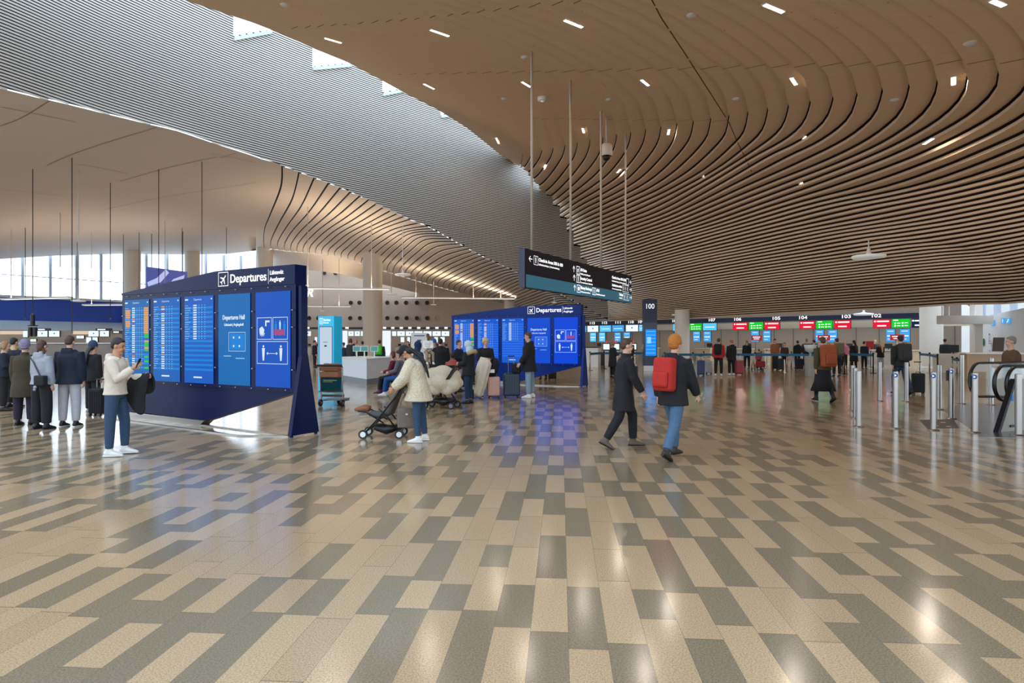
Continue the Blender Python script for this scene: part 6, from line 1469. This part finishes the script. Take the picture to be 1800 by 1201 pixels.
t = thing('travel_bag', 'black bag standing on the teal suitcase', 'bag', (GP(903, 699)+Vector((.08, .02, .72)))[:], 0); b = MB(); b.rbox((0, 0, .14), (.26, .2, .28), .05, 3); b.build('bag', BLK, t, smooth=True); b = MB(); b.loft([(-.06, 0, .28), (0, 0, .34), (.06, 0, .28)], [.01]*3, 6); b.build('handle', BLACK, t)
person(955, 667, 1.72, 20, 'person behind the far departures board, only the legs showing under it', BLK, (BLK, .01), (BSHOE, 'shoe'), ('short', 'brown'), 'stand', 0, .03, hem=-.1, infl=.05)
suitcase(971, 668, .34, .45, DGREY, 'dark bag behind the far departures board, seen below its edge', 0, 0)
# --- centre
person(1096, 788, 1.70, -88, 'person in a long black coat and taupe boots walking right in the centre', BLK, (BLK, .012), (TAUPE, 'boot'), ('short', 'brown'), 'walk', 0, N_, hem=-.34, infl=.03, kind='coat', wide=.0, collar=True)
p = person(1183, 806, 1.72, -48, 'person in a black jacket, mustard hat and jeans with a red backpack', BLK, (fabric('mid_jeans', (70, 100, 128), scale=22), .014), (mat('brown_boot', srgb(50, 40, 36), .6), 'boot'), ('short', 'fair'), 'walk', 0, N_, hem=-.17, infl=.055, hood=True, hat=('beanie', MUST), sleeve=.03)
backpack(p, REDP, 'red backpack on the person with the mustard hat', 1.02, drop=.04)
person(1077, 664, 1.66, -70, 'person in a long dark coat with light brown hair left of the couple', fabric('charcoal_coat', (32, 30, 38)), (BLK, .01), (BSHOE, 'shoe'), ('bob', 'fair'), 'hold', 0, .022, hem=-.42, infl=.05, kind='coat', male=False)
person(1106, 662, 1.82, 150, 'person in a dark jacket with a pale scarf beside the small black suitcase', BLK, (BLK, .01), (BSHOE, 'shoe'), ('bob', 'auburn'), 'handle', 0, .022, hem=-.25, infl=.05, kind='coat', male=False)
t = suitcase(1113.5, 664, .38, .48, BLACK, 'small black suitcase with a pink strap left of the 100 pylon', 0, .45)
b = MB(); b.box((-.01, -.125, .30), (.05, .02, .50)); b.build('pink_strap', mat('pink_strap', srgb(208, 60, 110), .6), t)
# --- right side queue
p = person(1263, 661, 1.80, -25, 'person in a red jacket with a black backpack in front of desk 107', RED, (BLK, .01), (WSHOE, 'sneaker'), ('short', 'brown'), 'stand', 0, .022, hem=-.10, infl=.05)
backpack(p, BLK, 'black backpack on the person in the red jacket', 1.1)
person(1286, 660, 1.74, 20, 'person in a long black coat beside the red suitcase', BLK, (BLK, .01), (WSHOE, 'sneaker'), ('short', 'fair'), 'stand', 0, .022, hem=-.22, infl=.06, kind='coat', hood=True)
suitcase(1299, 659, .40, .66, mat('red_shell', srgb(150, 18, 40), .35), 'red suitcase right of the long black coat', 0, .30)
suitcase(1232, 660, .34, .68, mat('blue_shell', srgb(22, 44, 100), .35), 'dark blue suitcase standing alone behind the teal belt', 5, .20)
suitcase(1246, 657, .30, .60, mat('silver_shell', srgb(160, 162, 168), .3), 'silver suitcase left of the red jacket', 0, .2)
for (px, py, H, rz, top, hr_, lab, kw) in (
    (1313, 648, 1.72, 0, BLK, ('short', 'fair'), 'person in black with fair hair left of the luggage trolley', {}),
    (1334, 650, 1.2, 15, fabric('pink_child', (170, 70, 84)), ('short', 'brown'), 'short person in dusky pink between desks 106 and 105', {}),
    (1362, 648, 1.80, 185, fabric('tan_orange_jacket', (160, 96, 62)), ('short', 'black'), 'person in a tan jacket facing the camera above the yellow trimmed luggage', {}),
    (1379, 650, 1.58, 160, fabric('mixed_black_pink', (60, 40, 44), var=.6), ('long', 'brown'), 'person with long dark hair right of the tan jacket', {'male': False}),
    (1402, 647, 1.70, 10, BLK, ('short', 'black'), 'person in black, left one of the dark group by desk 104', {'hood': True}),
    (1418, 646, 1.82, -20, fabric('dark_brown_coat', (50, 38, 34)), ('short', 'fair'), 'taller person in dark brown, middle of the dark group by desk 104', {}),
    (1431, 647, 1.74, 20, DGREY, ('short', 'black'), 'person in dark grey, right one of the dark group by desk 104', {}),
    (1484, 646, 1.70, 175, fabric('pink_shirt', (206, 110, 140)), (None, 'black'), 'bald person in a pink shirt facing the camera right of the camouflage pack', {}),
    (1501, 652, 1.72, 8, BLK, ('long', 'black'), 'person in a long black coat behind the tight row of bollards', {'hem': -.4, 'kind': 'coat', 'male': False}),
    (1519, 649, 1.66, -70, NAVYC, ('short', 'black'), 'person in navy looking right beside the small red notice', {}),
    (1538, 640, 1.80, 180, DGREY, (None, 'black'), 'bald person in grey behind the desk under number 102', {}),
    (1661, 652, 1.80, -60, DGREY, ('short', 'black'), 'person in dark grey looking right, right of the thick right column', {}),
    (553, 646, 1.72, -60, BLK, ('short', 'black'), 'person in black at the far desks left of the turquoise kiosk', {}),
    (616, 656, 1.80, -20, fabric('dark_green_grey', (44, 48, 50)), ('bob', 'auburn'), 'person with auburn hair, left one behind the white desk', {'male': False}),
    (626, 650, 1.74, 160, fabric('beige_jacket', (190, 168, 140)), ('bob', 'fair'), 'person in beige, second from the left behind the white desk', {'male': False}),
    (637, 656, 1.66, 30, BLK, ('short', 'black'), 'person in black, right one of the three behind the white desk', {}),
    (717, 648, 1.66, 170, fabric('brown_jacket_far', (110, 84, 64)), ('short', 'black'), 'person in brown left of the poster board', {}),
    (604, 655, 1.60, 60, SLATE, ('short', 'brown'), 'person in slate blue just right of the turquoise kiosk', {})):
    d = dict(hem=-.1, infl=.05); d.update(kw)
    person(px, py, H, rz, lab, top, (BLK, .01), (BSHOE, 'shoe'), hr_, 'stand', 0, .032, **d)
p = person(667, 660, 1.72, 5, 'person in a dark blue jacket with a green backpack behind the white desk', fabric('dark_blue_jacket', (34, 48, 66)), (fabric('grey_trousers', (92, 98, 104)), .01), (BSHOE, 'shoe'), ('short', 'black'), 'stand', 0, .022, hem=-.08, infl=.05)
backpack(p, GREEN, 'bright green backpack behind the white desk', 1.0)
p = person(1447, 706, 1.78, 6, 'person in an olive coat and long black skirt with an orange brown backpack', fabric('olive_coat', (70, 60, 30)), (BLK, .0), (mat('dark_boot', srgb(36, 32, 26), .6), 'boot'), ('short', 'brown'), 'walk', 0, .016, hem=-.08, infl=.05, skirt=(BLK, .30, .34), male=False, sleeve=.03)
backpack(p, ORANGE, 'large orange brown backpack above the long black skirt', 1.32, drop=.02)
p = person(1471, 662, 1.80, 0, 'person in grey with a camouflage backpack right of the orange backpack', DGREY, (BLK, .01), (BSHOE, 'shoe'), ('short', 'brown'), 'stand', 0, .022, hem=-.1, infl=.05)
backpack(p, mat('camouflage', srgb(96, 90, 66), .85, var=.6, scale=12), 'camouflage backpack right of the orange backpack', 1.25)
p = person(1548, 650, 1.62, 0, 'person in a black coat with a red hood and pale trousers under number 102', BLK, (fabric('pale_trousers', (170, 166, 164)), .01), (WSHOE, 'sneaker'), ('long', 'blond'), 'folded', 0, .022, hem=-.16, infl=.05, male=False)
c = p['M'] @ (p['neck']-p['f']*.07+V(0, 0, -.03)); b = MB(); b.ball((0, 0, 0), (.13, .07, .08), 12, 8); o = b.build('hood_lining', RED, None, smooth=True); o.location = c; tag(o, 'red hood lining on the black coat with pale trousers', 'hood')
p = person(1584, 694, 1.84, -4, 'person in a dark jacket and blue jeans with a grey backpack among the bollards', fabric('dark_jacket_r', (30, 34, 34)), (fabric('dark_jeans', (36, 56, 80), scale=22), .02), (BSHOE, 'shoe'), ('short', 'black'), 'walk', 0, .016, hem=-.10, infl=.06, hood=True, sleeve=.03)
backpack(p, DGREY, 'dark grey backpack among the bollards', 1.15)
suitcase(1614, 693, .34, .60, fabric('black_luggage', (38, 40, 44)), 'dark suitcase rolling right of the person in blue jeans', -15, .35)
p = person(1789, 738, 1.76, 70, 'person in a brown jacket beside the escalator at the right edge', BROWNC, (DGREY, .01), (BSHOE, 'shoe'), ('short', 'grey'), 'hold', 0, .018, hem=-.12, infl=.06, pos=Vector((11.1, 13.9, 0)))
# luggage in the far queue
t = suitcase(1362, 650, .40, .74, fabric('black_luggage', (38, 40, 44)), 'black luggage with yellow trim below the tan jacket', -12, .2)
b = MB()
for x in (-.19, .19): b.box((x, -.125, .43), (.03, .02, .72))
b.build('yellow_trim', mat('yellow_trim', srgb(210, 190, 30), .6), t)
suitcase(1372, 651, .34, .62, BLACK, 'plain black suitcase right of the yellow trimmed luggage', 10, .2)
suitcase(1405, 650, .40, .60, PLUM, 'dark violet suitcase at the feet of the dark group', 0, .2)
t = thing('luggage_trolley', 'luggage trolley loaded with red bags between desks 106 and 105', 'trolley', GP(1336, 651)[:], 0)
b = MB()
for x in (-.3, .3): b.loft([(x, .5, .12), (x, .3, .5), (x, .25, 1.0)], [.02]*3, 6); b.loft([(x, .5, .12), (x*.7, -.4, .12)], [.02]*2, 6)
b.loft([(-.3, .25, 1.0), (.3, .25, 1.0)], [.02]*2, 6); b.build('frame', STEEL, t)
for x, y in ((-.28, .5), (.28, .5), (0, -.4)): b = MB(); b.cyl((x-.02, y, .06), (x+.02, y, .06), .06, 10); b.build('wheel', BLACK, t)
suitcase(0, 0, .55, .34, mat('red_bag', srgb(150, 30, 44), .6), 'red bag lying on the luggage trolley', 0, 0, .4, pos=GP(1336, 651)+Vector((0, .1, .14)))
